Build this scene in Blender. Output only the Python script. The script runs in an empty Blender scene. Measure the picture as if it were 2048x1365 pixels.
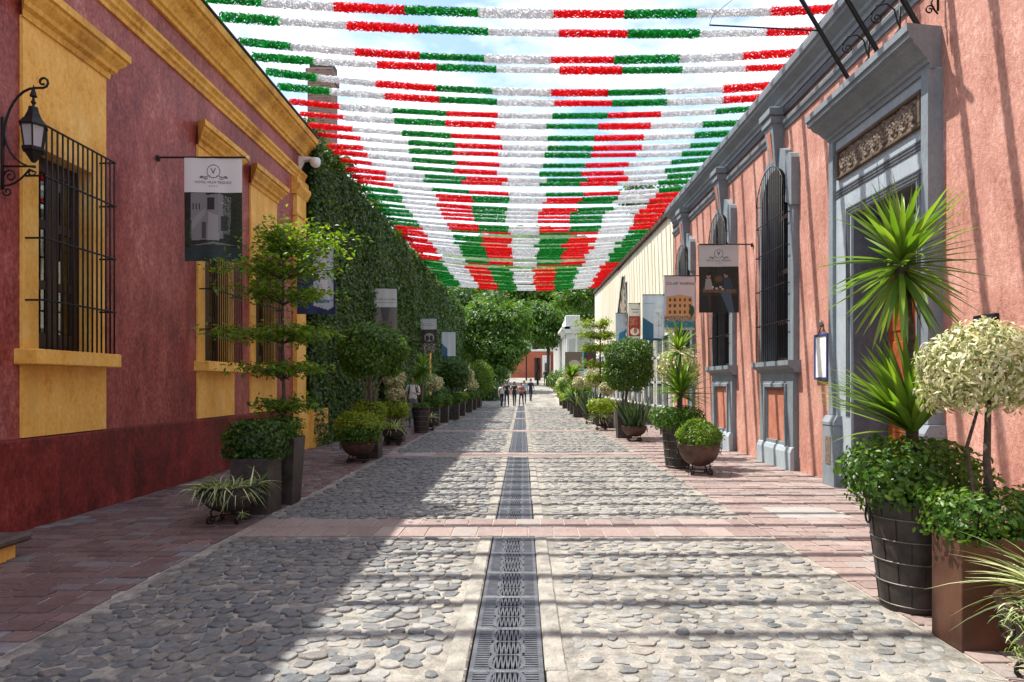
import bpy, math, random
import numpy as np
from mathutils import Vector, Matrix

random.seed(7); RNG = np.random.default_rng(7)
scene = bpy.context.scene
COL = scene.collection
pi = math.pi

# ---------------------------------------------------------------- camera
cam_d = bpy.data.cameras.new('camera')
cam = bpy.data.objects.new('camera', cam_d); COL.objects.link(cam)
cam.location = (0, 0, 1.6); cam.rotation_euler = (pi/2, 0, 0)
cam_d.sensor_width = 36; cam_d.lens = 24
cam_d.shift_x = -21/2048; cam_d.shift_y = 84.5/2048
cam_d.clip_start = 0.05; cam_d.clip_end = 3000
scene.camera = cam

# ---------------------------------------------------------------- light
SUN_DIR = Vector((0.48, -0.17, -1.0)).normalized()      # direction the light travels
elev = math.asin(-SUN_DIR.z)
world = bpy.data.worlds.new('World'); scene.world = world; world.use_nodes = True
nt = world.node_tree; nt.nodes.clear()
def wn(t): return nt.nodes.new(t)
wo = wn('ShaderNodeOutputWorld'); bg = wn('ShaderNodeBackground')
sky = wn('ShaderNodeTexSky'); sky.sky_type = 'NISHITA'; sky.sun_disc = False
sky.sun_elevation = elev
sky.sun_rotation = math.atan2(-SUN_DIR.x, -SUN_DIR.y)
sky.air_density = 1.0; sky.dust_density = 1.2; sky.ozone_density = 1.2
tc = wn('ShaderNodeTexCoord'); mp = wn('ShaderNodeMapping'); mp.inputs['Scale'].default_value = (1.0, 1.0, 2.6)
nz = wn('ShaderNodeTexNoise'); nz.inputs['Scale'].default_value = 3.2; nz.inputs['Detail'].default_value = 7; nz.inputs['Roughness'].default_value = 0.6
rp = wn('ShaderNodeValToRGB'); rp.color_ramp.elements[0].position = 0.40; rp.color_ramp.elements[1].position = 0.66
mixc = wn('ShaderNodeMixRGB'); mixc.inputs['Color2'].default_value = (6.5, 6.7, 7.0, 1)
nt.links.new(tc.outputs['Generated'], mp.inputs['Vector']); nt.links.new(mp.outputs['Vector'], nz.inputs['Vector'])
nt.links.new(nz.outputs['Fac'], rp.inputs['Fac']); nt.links.new(rp.outputs['Color'], mixc.inputs['Fac'])
nt.links.new(sky.outputs['Color'], mixc.inputs['Color1']); nt.links.new(mixc.outputs['Color'], bg.inputs['Color'])
bg.inputs['Strength'].default_value = 0.15
nt.links.new(bg.outputs['Background'], wo.inputs['Surface'])
sl = bpy.data.lights.new('sun', 'SUN'); sl.energy = 4.0; sl.angle = math.radians(0.53); sl.color = (1.0, 0.955, 0.88)
so = bpy.data.objects.new('sun', sl); COL.objects.link(so); so.location = (-20, 10, 40)
so.rotation_euler = SUN_DIR.to_track_quat('-Z', 'Y').to_euler()
vs = scene.view_settings
vs.view_transform = 'Standard'; vs.look = 'None'; vs.exposure = 1.0; vs.gamma = 1.0; vs.use_curve_mapping = False
scene.cycles.max_bounces = 7; scene.cycles.diffuse_bounces = 4; scene.cycles.transparent_max_bounces = 10
scene.cycles.use_denoising = True; scene.cycles.sample_clamp_indirect = 6

# ---------------------------------------------------------------- materials
MATS = {}
def newmat(name):
    m = bpy.data.materials.new(name); m.use_nodes = True
    n = m.node_tree; n.nodes.clear(); MATS[name] = m
    out = n.nodes.new('ShaderNodeOutputMaterial'); b = n.nodes.new('ShaderNodeBsdfPrincipled')
    n.links.new(b.outputs['BSDF'], out.inputs['Surface'])
    return m, n, b, out
def ramp(n, stops):
    r = n.nodes.new('ShaderNodeValToRGB'); e = r.color_ramp.elements
    while len(e) < len(stops): e.new(0.5)
    for i, (p, c) in enumerate(stops): e[i].position = p; e[i].color = (*c, 1)
    return r
def noise(n, scale, detail=4, vec=None, sc=None, rough=0.55):
    t = n.nodes.new('ShaderNodeTexNoise'); t.inputs['Scale'].default_value = scale
    t.inputs['Detail'].default_value = detail; t.inputs['Roughness'].default_value = rough
    if vec is None:
        co = n.nodes.new('ShaderNodeNewGeometry'); vec = co.outputs['Position']
    if sc:
        m = n.nodes.new('ShaderNodeMapping'); m.inputs['Scale'].default_value = sc
        n.links.new(vec, m.inputs['Vector']); vec = m.outputs['Vector']
    n.links.new(vec, t.inputs['Vector'])
    return t.outputs['Fac']
def bump(n, b, height, strength=0.3, dist=0.02):
    k = n.nodes.new('ShaderNodeBump'); k.inputs['Strength'].default_value = strength; k.inputs['Distance'].default_value = dist
    n.links.new(height, k.inputs['Height']); n.links.new(k.outputs['Normal'], b.inputs['Normal'])
def math2(n, op, a, b):
    k = n.nodes.new('ShaderNodeMath'); k.operation = op
    for i, v in enumerate((a, b)):
        if isinstance(v, (int, float)): k.inputs[i].default_value = v
        else: n.links.new(v, k.inputs[i])
    return k.outputs[0]
def mixrgb(n, f, a, b, mode='MIX'):
    k = n.nodes.new('ShaderNodeMixRGB'); k.blend_type = mode
    for nm, v in (('Fac', f), ('Color1', a), ('Color2', b)):
        if isinstance(v, (int, float)): k.inputs[nm].default_value = v
        elif isinstance(v, tuple): k.inputs[nm].default_value = (*v, 1)
        else: n.links.new(v, k.inputs[nm])
    return k.outputs['Color']

def plain(name, c, rough=0.6, metal=0.0, var=0.15, scale=6.0, bmp=0.15, bscale=40, dist=0.01, spec=0.5):
    m, n, b, o = newmat(name)
    f = noise(n, scale, 5)
    lo = tuple(x*(1-var) for x in c); hi = tuple(min(1, x*(1+var)) for x in c)
    r = ramp(n, [(0.3, lo), (0.7, hi)]); n.links.new(f, r.inputs['Fac'])
    n.links.new(r.outputs['Color'], b.inputs['Base Color'])
    b.inputs['Roughness'].default_value = rough; b.inputs['Metallic'].default_value = metal
    b.inputs['Specular IOR Level'].default_value = spec
    if bmp: bump(n, b, noise(n, bscale, 4), bmp, dist)
    return m
def stucco(name, cols, patch=1.1, streak=(5, 5, 1.9), rough=0.6, bmp=0.35, stain=None, fine=18, spec=0.35):
    """hand-trowelled lime paint: patches, brushed streaks, relief"""
    m, n, b, o = newmat(name)
    f1 = noise(n, patch, 5); f2 = noise(n, 1.0, 4, sc=streak, rough=0.65)
    f3 = noise(n, fine, 4, sc=(1, 1, 0.7), rough=0.65)
    s = math2(n, 'ADD', math2(n, 'MULTIPLY', f1, 0.34), math2(n, 'MULTIPLY', f2, 0.28))
    s = math2(n, 'ADD', s, math2(n, 'MULTIPLY', f3, 0.38))
    k = len(cols); r = ramp(n, [(0.39 + 0.23*i/(k-1), c) for i, c in enumerate(cols)])
    n.links.new(s, r.inputs['Fac']); colr = r.outputs['Color']
    if stain:
        g = noise(n, 0.8, 6, sc=(1.5, 1.5, 0.28), rough=0.72)
        rs = ramp(n, [(0.52, (0, 0, 0)), (0.66, (1, 1, 1))]); n.links.new(g, rs.inputs['Fac'])
        colr = mixrgb(n, math2(n, 'MULTIPLY', rs.outputs['Color'], 0.6), colr, stain)
    n.links.new(colr, b.inputs['Base Color'])
    rr = n.nodes.new('ShaderNodeMapRange'); rr.inputs['To Min'].default_value = rough-0.1; rr.inputs['To Max'].default_value = rough+0.15
    n.links.new(f2, rr.inputs['Value']); n.links.new(rr.outputs['Result'], b.inputs['Roughness'])
    b.inputs['Specular IOR Level'].default_value = spec
    h = math2(n, 'ADD', math2(n, 'MULTIPLY', f3, 0.6), math2(n, 'MULTIPLY', noise(n, 60, 4), 0.4))
    bump(n, b, h, bmp, 0.02)
    return m
def piece_mat(name, stops, rough=0.7, fine=25, bmp=0.4, dust=None, dustamt=0.5):
    """stones, pavers: tone per piece from attribute rnd plus object random"""
    m, n, b, o = newmat(name)
    at = n.nodes.new('ShaderNodeAttribute'); at.attribute_name = 'rnd'
    oi = n.nodes.new('ShaderNodeObjectInfo')
    v = math2(n, 'FRACT', math2(n, 'ADD', at.outputs['Fac'], oi.outputs['Random']), 0)
    r = ramp(n, stops); n.links.new(v, r.inputs['Fac'])
    f = noise(n, fine, 5); f2 = noise(n, 2.2, 5)
    c = mixrgb(n, 0.55, r.outputs['Color'], mixrgb(n, 1.0, r.outputs['Color'], mixrgb(n, f, (0.45, 0.45, 0.45), (1.5, 1.5, 1.5)), 'MULTIPLY'))
    if dust:
        rd = ramp(n, [(0.40, (0, 0, 0)), (0.68, (1, 1, 1))]); n.links.new(math2(n, 'ADD', math2(n, 'MULTIPLY', f, 0.5), math2(n, 'MULTIPLY', f2, 0.5)), rd.inputs['Fac'])
        c = mixrgb(n, math2(n, 'MULTIPLY', rd.outputs['Color'], dustamt), c, dust)
    n.links.new(c, b.inputs['Base Color']); b.inputs['Roughness'].default_value = rough
    bump(n, b, math2(n, 'ADD', f, math2(n, 'MULTIPLY', noise(n, 90, 3), 0.5)), bmp, 0.012)
    return m
def leafmat(name, stops, rough=0.42, trans=0.35, tcol=None, spec=0.4):
    m, n, b, o = newmat(name)
    at = n.nodes.new('ShaderNodeAttribute'); at.attribute_name = 'rnd'
    oi = n.nodes.new('ShaderNodeObjectInfo')
    v = math2(n, 'FRACT', math2(n, 'ADD', at.outputs['Fac'], math2(n, 'MULTIPLY', oi.outputs['Random'], 0.999)), 0)
    r = ramp(n, stops); n.links.new(v, r.inputs['Fac'])
    n.links.new(r.outputs['Color'], b.inputs['Base Color']); b.inputs['Roughness'].default_value = rough
    b.inputs['Specular IOR Level'].default_value = spec
    t = n.nodes.new('ShaderNodeBsdfTranslucent')
    tc_ = mixrgb(n, 1.0, r.outputs['Color'], tcol or (1.9, 1.9, 0.55), 'MULTIPLY'); n.links.new(tc_, t.inputs['Color'])
    mx = n.nodes.new('ShaderNodeMixShader'); mx.inputs['Fac'].default_value = trans
    n.links.new(b.outputs['BSDF'], mx.inputs[1]); n.links.new(t.outputs['BSDF'], mx.inputs[2])
    n.links.new(mx.outputs['Shader'], o.inputs['Surface'])
    return m
def colattr(name, rough=0.6, trans=0.0):
    m, n, b, o = newmat(name)
    at = n.nodes.new('ShaderNodeAttribute'); at.attribute_name = 'Col'
    n.links.new(at.outputs['Color'], b.inputs['Base Color']); b.inputs['Roughness'].default_value = rough
    bump(n, b, noise(n, 350, 2), 0.1, 0.002)
    if trans:
        t = n.nodes.new('ShaderNodeBsdfTranslucent'); n.links.new(at.outputs['Color'], t.inputs['Color'])
        mx = n.nodes.new('ShaderNodeMixShader'); mx.inputs['Fac'].default_value = trans
        n.links.new(b.outputs['BSDF'], mx.inputs[1]); n.links.new(t.outputs['BSDF'], mx.inputs[2])
        n.links.new(mx.outputs['Shader'], o.inputs['Surface'])
    return m

stucco('red_wall', [(0.13, 0.015, 0.013), (0.26, 0.044, 0.037), (0.37, 0.095, 0.080), (0.52, 0.21, 0.18)], patch=0.7, rough=0.46, stain=(0.10, 0.025, 0.022), spec=0.45, fine=26)
stucco('red_dado', [(0.05, 0.005, 0.005), (0.13, 0.011, 0.010), (0.22, 0.024, 0.020), (0.33, 0.06, 0.05)], patch=1.2, rough=0.5, stain=(0.05, 0.008, 0.008), spec=0.4, fine=26)
stucco('ochre', [(0.68, 0.33, 0.05), (0.82, 0.44, 0.085), (0.88, 0.53, 0.13), (0.90, 0.62, 0.24)], patch=1.5, rough=0.6, stain=(0.66, 0.36, 0.08), spec=0.3, fine=26)
stucco('ochre_trim', [(0.50, 0.24, 0.035), (0.70, 0.37, 0.06), (0.80, 0.46, 0.09), (0.85, 0.55, 0.16)], patch=2.0, streak=(5, 5, 5), rough=0.65, stain=(0.36, 0.17, 0.045), spec=0.3)
stucco('pink_wall', [(0.33, 0.145, 0.108), (0.45, 0.215, 0.162), (0.54, 0.28, 0.215), (0.67, 0.40, 0.325)], patch=1.0, streak=(5, 5, 2), rough=0.78, bmp=0.9, fine=20, stain=(0.50, 0.24, 0.19), spec=0.2)
stucco('orange_panel', [(0.36, 0.13, 0.08), (0.46, 0.185, 0.12), (0.55, 0.26, 0.18)], patch=2.5, rough=0.7, spec=0.25)
stucco('grey_trim', [(0.155, 0.18, 0.20), (0.185, 0.215, 0.235), (0.21, 0.245, 0.265), (0.245, 0.28, 0.30)], patch=2.2, streak=(4, 4, 2), rough=0.55, bmp=0.15, fine=30, stain=(0.14, 0.165, 0.18), spec=0.35)
stucco('pale_trim', [(0.29, 0.34, 0.37), (0.335, 0.385, 0.415), (0.38, 0.43, 0.46)], patch=2.2, rough=0.6, bmp=0.2, stain=(0.27, 0.315, 0.345), spec=0.3)
stucco('shade_grey', [(0.085, 0.09, 0.105), (0.115, 0.12, 0.14), (0.15, 0.155, 0.175)], patch=1.5, rough=0.6, bmp=0.25, spec=0.3)  # trim colour darkened to hold the shade on jambs and reveals
plain('dark_trim', (0.075, 0.085, 0.095), 0.6, var=0.25)
stucco('cream_board', [(0.72, 0.65, 0.47), (0.78, 0.72, 0.55), (0.82, 0.77, 0.62)], patch=0.8, streak=(9, 9, 0.4), rough=0.6, bmp=0.15, stain=(0.68, 0.58, 0.40))
stucco('white_stone', [(0.62, 0.62, 0.58), (0.74, 0.74, 0.70), (0.8, 0.8, 0.76)], patch=0.6, rough=0.7)
stucco('sage_wall', [(0.42, 0.43, 0.36), (0.50, 0.51, 0.44), (0.56, 0.57, 0.5)], patch=0.6, rough=0.7)
stucco('far_red', [(0.30, 0.075, 0.04), (0.40, 0.11, 0.06), (0.46, 0.15, 0.09)], patch=0.4, rough=0.8)
plain('iron', (0.009, 0.008, 0.008), 0.55, 0.0, var=0.3, bmp=0.1, spec=0.35)
plain('wood_dark', (0.035, 0.018, 0.012), 0.5, var=0.35, scale=14)
plain('wood_door', (0.30, 0.075, 0.022), 0.45, var=0.3, scale=9)
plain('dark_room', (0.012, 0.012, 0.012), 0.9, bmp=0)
plain('stone_cap', (0.09, 0.065, 0.055), 0.75, var=0.4, bmp=0.5)
plain('concrete', (0.28, 0.262, 0.226), 0.9, var=0.45, scale=4, bmp=1.0, bscale=22, dist=0.03)
plain('mortar_dummy', (0.4, 0.37, 0.3), 0.9)
plain('pale_slab', (0.31, 0.295, 0.27), 0.8, var=0.15, bmp=0.3)
plain('soil', (0.035, 0.024, 0.016), 0.95, var=0.4, bmp=0.6)
plain('pot_iron', (0.052, 0.043, 0.038), 0.5, 0.35, var=0.45, scale=9, bmp=0.25)
plain('rust_steel', (0.105, 0.046, 0.027), 0.5, 0.35, var=0.5, scale=3.5, bmp=0.15)
plain('rust_bowl', (0.095, 0.052, 0.038), 0.5, 0.4, var=0.4, scale=8, bmp=0.2)
plain('seam', (0.20, 0.18, 0.16), 0.5, 0.5, var=0.3)
plain('steel', (0.42, 0.42, 0.42), 0.3, 0.9, var=0.1)
plain('white_plastic', (0.75, 0.75, 0.74), 0.4, bmp=0)
plain('bark', (0.075, 0.055, 0.042), 0.9, var=0.5, scale=25, bmp=0.8)
plain('bark_pale', (0.16, 0.12, 0.09), 0.9, var=0.4, scale=25, bmp=0.8)
plain('blue_paint', (0.03, 0.06, 0.18), 0.4)
plain('paper_white', (0.78, 0.78, 0.76), 0.6, bmp=0)
plain('ink', (0.02, 0.02, 0.022), 0.6, bmp=0)
plain('grate', (0.16, 0.168, 0.18), 0.48, 0.75, var=0.3, scale=12, bmp=0.3, bscale=120)
plain('trench', (0.012, 0.012, 0.012), 0.9, bmp=0)
plain('roof_dark', (0.05, 0.045, 0.04), 0.8, var=0.4)
plain('roof_rust', (0.085, 0.045, 0.028), 0.8, var=0.6, scale=2)
plain('skin', (0.42, 0.22, 0.15), 0.5, bmp=0); plain('hair', (0.02, 0.014, 0.01), 0.5, bmp=0)
plain('shirt_white', (0.75, 0.74, 0.72), 0.8, bmp=0); plain('shirt_dark', (0.02, 0.02, 0.025), 0.8, bmp=0)
plain('denim', (0.03, 0.045, 0.09), 0.85, bmp=0); plain('navy', (0.015, 0.025, 0.06), 0.85, bmp=0)
plain('shirt_red', (0.35, 0.08, 0.06), 0.8, bmp=0); plain('shirt_blue', (0.25, 0.38, 0.55), 0.8, bmp=0)
plain('grey_cloth', (0.14, 0.14, 0.16), 0.85, bmp=0)
colattr('print_cloth', 0.65, 0.15)

def mortar_mat():
    m, n, b, o = newmat('mortar')
    f1 = noise(n, 1.3, 6); f2 = noise(n, 9, 6); f3 = noise(n, 55, 4)
    s = math2(n, 'ADD', math2(n, 'MULTIPLY', f1, 0.5), math2(n, 'MULTIPLY', f2, 0.5))
    r = ramp(n, [(0.38, (0.12, 0.112, 0.098)), (0.48, (0.23, 0.213, 0.183)), (0.60, (0.37, 0.342, 0.292))]); n.links.new(s, r.inputs['Fac'])
    sp = ramp(n, [(0.35, (0.78, 0.78, 0.78)), (0.55, (1.05, 1.05, 1.05))]); n.links.new(f3, sp.inputs['Fac'])
    n.links.new(mixrgb(n, 1.0, r.outputs['Color'], sp.outputs['Color'], 'MULTIPLY'), b.inputs['Base Color'])
    b.inputs['Roughness'].default_value = 0.95
    bump(n, b, math2(n, 'ADD', f2, math2(n, 'MULTIPLY', f3, 0.5)), 0.8, 0.03)
mortar_mat()
piece_mat('cobble', [(0.0, (0.07, 0.08, 0.09)), (0.35, (0.115, 0.125, 0.135)), (0.6, (0.095, 0.098, 0.10)), (0.85, (0.16, 0.165, 0.165)), (0.95, (0.13, 0.11, 0.10)), (1.0, (0.19, 0.18, 0.165))], 0.55, bmp=0.8, dust=(0.24, 0.225, 0.19), dustamt=0.6)  # stone darkened so the shaded side of the street stays dark
piece_mat('cobble_worn_lit', [(0.0, (0.13, 0.14, 0.148)), (0.35, (0.25, 0.25, 0.238)), (0.6, (0.18, 0.183, 0.178)), (0.9, (0.30, 0.285, 0.25)), (1.0, (0.21, 0.18, 0.16))], 0.75, bmp=0.8, dust=(0.40, 0.375, 0.32), dustamt=0.6)  # paler copy of cobble, sunlight put into its worn, dusty tone
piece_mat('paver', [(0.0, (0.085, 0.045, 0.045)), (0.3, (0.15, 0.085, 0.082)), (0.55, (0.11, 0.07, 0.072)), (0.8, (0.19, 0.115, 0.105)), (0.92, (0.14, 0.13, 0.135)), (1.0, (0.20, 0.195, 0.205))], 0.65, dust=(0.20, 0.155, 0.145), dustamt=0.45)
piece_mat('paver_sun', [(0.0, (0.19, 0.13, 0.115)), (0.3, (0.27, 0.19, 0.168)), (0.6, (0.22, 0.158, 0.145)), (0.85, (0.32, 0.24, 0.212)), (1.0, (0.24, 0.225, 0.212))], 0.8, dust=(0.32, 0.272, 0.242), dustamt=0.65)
G = lambda *s: s
leafmat('leaf_dark', [(0.0, (0.016, 0.045, 0.010)), (0.5, (0.036, 0.09, 0.015)), (0.85, (0.065, 0.14, 0.02)), (1.0, (0.11, 0.18, 0.03))])
leafmat('leaf_ivy', [(0.0, (0.022, 0.055, 0.011)), (0.5, (0.044, 0.098, 0.017)), (0.85, (0.075, 0.145, 0.024)), (1.0, (0.15, 0.18, 0.04))], trans=0.25, rough=0.5)
leafmat('leaf_mid', [(0.0, (0.03, 0.085, 0.010)), (0.5, (0.06, 0.14, 0.015)), (0.85, (0.105, 0.20, 0.02)), (1.0, (0.17, 0.26, 0.035))])
leafmat('leaf_box', [(0.0, (0.06, 0.13, 0.012)), (0.5, (0.12, 0.215, 0.016)), (0.85, (0.18, 0.28, 0.022)), (1.0, (0.26, 0.34, 0.04))], trans=0.4)
leafmat('leaf_lime', [(0.0, (0.10, 0.17, 0.012)), (0.5, (0.19, 0.27, 0.018)), (0.85, (0.27, 0.33, 0.025)), (1.0, (0.36, 0.36, 0.04))], trans=0.4)
leafmat('leaf_tier', [(0.0, (0.05, 0.12, 0.012)), (0.5, (0.10, 0.185, 0.018)), (0.85, (0.16, 0.24, 0.025)), (1.0, (0.23, 0.29, 0.04))], trans=0.45)
leafmat('leaf_cream', [(0.0, (0.30, 0.33, 0.10)), (0.10, (0.13, 0.19, 0.05)), (0.22, (0.30, 0.33, 0.12)), (0.35, (0.54, 0.52, 0.27)), (0.7, (0.66, 0.63, 0.39)), (1.0, (0.74, 0.71, 0.52))], trans=0.3, tcol=(1.1, 1.1, 0.8))
leafmat('leaf_yucca', [(0.0, (0.06, 0.135, 0.02)), (0.5, (0.11, 0.21, 0.025)), (1.0, (0.19, 0.30, 0.045))], rough=0.35, trans=0.35, spec=0.5)
leafmat('leaf_spider', [(0.0, (0.10, 0.19, 0.05)), (0.5, (0.30, 0.38, 0.16)), (1.0, (0.62, 0.64, 0.40))], rough=0.4, trans=0.3)
leafmat('leaf_snake', [(0.0, (0.02, 0.05, 0.02)), (0.5, (0.045, 0.085, 0.035)), (0.9, (0.08, 0.12, 0.05)), (1.0, (0.25, 0.25, 0.06))], rough=0.4, trans=0.15)
leafmat('leaf_tree', [(0.0, (0.03, 0.085, 0.012)), (0.5, (0.065, 0.145, 0.016)), (0.85, (0.11, 0.20, 0.022)), (1.0, (0.18, 0.26, 0.045))], trans=0.4)
leafmat('leaf_flower', [(0.0, (0.35, 0.06, 0.12)), (1.0, (0.5, 0.15, 0.2))])
def foil(name, c, tc_, rough=0.3):
    m, n, b, o = newmat(name)
    f = noise(n, 30, 3); cc = ramp(n, [(0.3, tuple(x*0.75 for x in c)), (0.7, c)]); n.links.new(f, cc.inputs['Fac'])
    n.links.new(cc.outputs['Color'], b.inputs['Base Color']); b.inputs['Roughness'].default_value = rough; b.inputs['Specular IOR Level'].default_value = 0.25
    t = n.nodes.new('ShaderNodeBsdfTranslucent'); t.inputs['Color'].default_value = (*tc_, 1)
    mx = n.nodes.new('ShaderNodeMixShader'); mx.inputs['Fac'].default_value = 0.5
    n.links.new(b.outputs['BSDF'], mx.inputs[1]); n.links.new(t.outputs['BSDF'], mx.inputs[2]); n.links.new(mx.outputs['Shader'], o.inputs['Surface'])
foil('foil_red', (0.72, 0.006, 0.010), (0.85, 0.008, 0.012), 0.45); foil('foil_green', (0.002, 0.20, 0.022), (0.003, 0.30, 0.03), 0.45); foil('foil_white', (0.76, 0.76, 0.76), (0.74, 0.74, 0.74), 0.5)
def glassmat():
    m, n, b, o = newmat('pane_glass')
    n.nodes.remove(b)
    fr = n.nodes.new('ShaderNodeFresnel'); fr.inputs['IOR'].default_value = 1.6
    g = n.nodes.new('ShaderNodeBsdfGlossy'); g.inputs['Roughness'].default_value = 0.02; g.inputs['Color'].default_value = (0.9, 0.92, 0.92, 1)
    t = n.nodes.new('ShaderNodeBsdfTransparent'); t.inputs['Color'].default_value = (0.55, 0.58, 0.57, 1)
    mx = n.nodes.new('ShaderNodeMixShader')
    n.links.new(math2(n, 'ADD', math2(n, 'MULTIPLY', fr.outputs['Fac'], 1.0), 0.08), mx.inputs['Fac'])
    n.links.new(t.outputs['BSDF'], mx.inputs[1]); n.links.new(g.outputs['BSDF'], mx.inputs[2]); n.links.new(mx.outputs['Shader'], o.inputs['Surface'])
glassmat()
m_, n_, b_, o_ = newmat('frosted_glass'); b_.inputs['Base Color'].default_value = (0.55, 0.57, 0.6, 1); b_.inputs['Roughness'].default_value = 0.25; b_.inputs['Transmission Weight'].default_value = 0.4
def brick_wall_mat():
    m, n, b, o = newmat('chimney_brick')
    g = n.nodes.new('ShaderNodeNewGeometry'); s = n.nodes.new('ShaderNodeSeparateXYZ'); n.links.new(g.outputs['Position'], s.inputs[0])
    c = n.nodes.new('ShaderNodeCombineXYZ'); n.links.new(math2(n, 'ADD', s.outputs[0], s.outputs[1]), c.inputs[0]); n.links.new(s.outputs[2], c.inputs[1])
    t = n.nodes.new('ShaderNodeTexBrick'); t.inputs['Scale'].default_value = 1.0
    t.inputs['Brick Width'].default_value = 0.26; t.inputs['Row Height'].default_value = 0.11; t.inputs['Mortar Size'].default_value = 0.014
    t.inputs['Color1'].default_value = (0.15, 0.065, 0.05, 1); t.inputs['Color2'].default_value = (0.24, 0.12, 0.09, 1); t.inputs['Mortar'].default_value = (0.22, 0.19, 0.16, 1)
    n.links.new(c.outputs[0], t.inputs['Vector']); n.links.new(t.outputs['Color'], b.inputs['Base Color']); b.inputs['Roughness'].default_value = 0.9
brick_wall_mat()

# ---------------------------------------------------------------- mesh helpers
class MB:
    def __init__(s): s.v = []; s.f = []; s.m = []; s.mi = 0
    def add(s, vs_, fs_):
        o = len(s.v); s.v.extend([tuple(p) for p in vs_]); s.f.extend([tuple(o+i for i in f) for f in fs_]); s.m.extend([s.mi]*len(fs_)); return s
    def box(s, x0, x1, y0, y1, z0, z1):
        return s.add([(x0,y0,z0),(x1,y0,z0),(x1,y1,z0),(x0,y1,z0),(x0,y0,z1),(x1,y0,z1),(x1,y1,z1),(x0,y1,z1)],
                     [(0,3,2,1),(4,5,6,7),(0,1,5,4),(1,2,6,5),(2,3,7,6),(3,0,4,7)])
    def bbox(s, x0, x1, y0, y1, z0, z1, c=0.01):
        """box with chamfered edges"""
        V = []; 
        for (z, k) in ((z0, c), (z0+c, 0), (z1-c, 0), (z1, c)):
            V += [(x0+k+c*(k==0)*0, y0+k, z), (x1-k, y0+k, z), (x1-k, y1-k, z), (x0+k, y1-k, z)]
        F = [(3,2,1,0), (12,13,14,15)]
        for r in range(3):
            for i in range(4): j = (i+1) % 4; F.append((r*4+i, r*4+j, r*4+4+j, r*4+4+i))
        return s.add(V, F)
    def prism(s, prof, axis, a, b):
        """closed 2D profile extruded along axis ('x','y','z') from a to b"""
        n = len(prof); V = []
        for t in (a, b):
            for (p, q) in prof:
                V.append({'y': (p, t, q), 'x': (t, p, q), 'z': (p, q, t)}[axis])
        F = [tuple(range(n))[::-1], tuple(range(n, 2*n))] + [(i, (i+1) % n, n+(i+1) % n, n+i) for i in range(n)]
        return s.add(V, F)
    def tube(s, pts, r, n=6, cap=True):
        pts = [Vector(p) for p in pts]; rs = r if isinstance(r, (list, tuple)) else [r]*len(pts)
        V = []; F = []; up = None
        for i, p in enumerate(pts):
            t = (pts[min(i+1, len(pts)-1)] - pts[max(i-1, 0)])
            if t.length < 1e-9: t = Vector((0, 0, 1))
            t.normalize()
            if up is None:
                up = Vector((0, 0, 1)) if abs(t.z) < 0.9 else Vector((1, 0, 0))
            a = t.cross(up)
            if a.length < 1e-6: a = t.orthogonal()
            a.normalize(); b = t.cross(a).normalized(); up = -b if b.dot(up) < 0 else b
            for k in range(n):
                w = 2*pi*k/n; V.append(p + (a*math.cos(w) + b*math.sin(w))*rs[i])
        for i in range(len(pts)-1):
            for k in range(n):
                j = (k+1) % n; F.append((i*n+k, i*n+j, (i+1)*n+j, (i+1)*n+k))
        if cap: F.append(tuple(range(n))[::-1]); F.append(tuple(range((len(pts)-1)*n, len(pts)*n)))
        return s.add(V, F)
    def lathe(s, prof, n=24, c=(0, 0, 0), sx=1, sy=1, caps=True):
        V = []; F = []
        for (r, z) in prof:
            for k in range(n): w = 2*pi*k/n; V.append((c[0]+r*sx*math.cos(w), c[1]+r*sy*math.sin(w), c[2]+z))
        for i in range(len(prof)-1):
            for k in range(n): j = (k+1) % n; F.append((i*n+k, i*n+j, (i+1)*n+j, (i+1)*n+k))
        if caps: F.append(tuple(range(n))[::-1]); F.append(tuple(range((len(prof)-1)*n, len(prof)*n)))
        return s.add(V, F)
    def mesh(s, name, mats, off=(0, 0, 0), smooth=False):
        me = bpy.data.meshes.new(name); v = np.array(s.v, dtype=np.float64).reshape(-1, 3) - np.array(off)
        me.from_pydata(v.tolist(), [], s.f)
        for mm in (mats if isinstance(mats, (list, tuple)) else [mats]): me.materials.append(MATS[mm])
        if any(s.m): me.polygons.foreach_set('material_index', s.m)
        if smooth: me.polygons.foreach_set('use_smooth', [True]*len(me.polygons)); 
        me.update(); return me
    def build(s, name, mats, parent=None, smooth=False, world=True):
        off = wloc(parent) if (parent is not None and world) else Vector((0, 0, 0))
        o = bpy.data.objects.new(name, s.mesh(name, mats, off, smooth)); COL.objects.link(o); o.parent = parent
        return o
def wloc(o):
    p = Vector((0, 0, 0))
    while o is not None: p = p + o.location; o = o.parent
    return p
def linkobj(name, me, parent=None, loc=None, rot=None, scale=None):
    o = bpy.data.objects.new(name, me); COL.objects.link(o); o.parent = parent
    if loc is not None: o.location = loc
    if rot is not None: o.rotation_euler = rot
    if scale is not None: o.scale = scale
    return o
def tag(o, label=None, cat=None, group=None, kind=None):
    if label: o['label'] = label
    if cat: o['category'] = cat
    if group: o['group'] = group
    if kind: o['kind'] = kind
    return o
def thing(name, loc, label, cat, group=None, rz=0):
    o = bpy.data.objects.new(name, None); COL.objects.link(o); o.location = loc; o.rotation_euler = (0, 0, rz)
    o.empty_display_size = 0.2
    return tag(o, label, cat, group)
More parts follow.
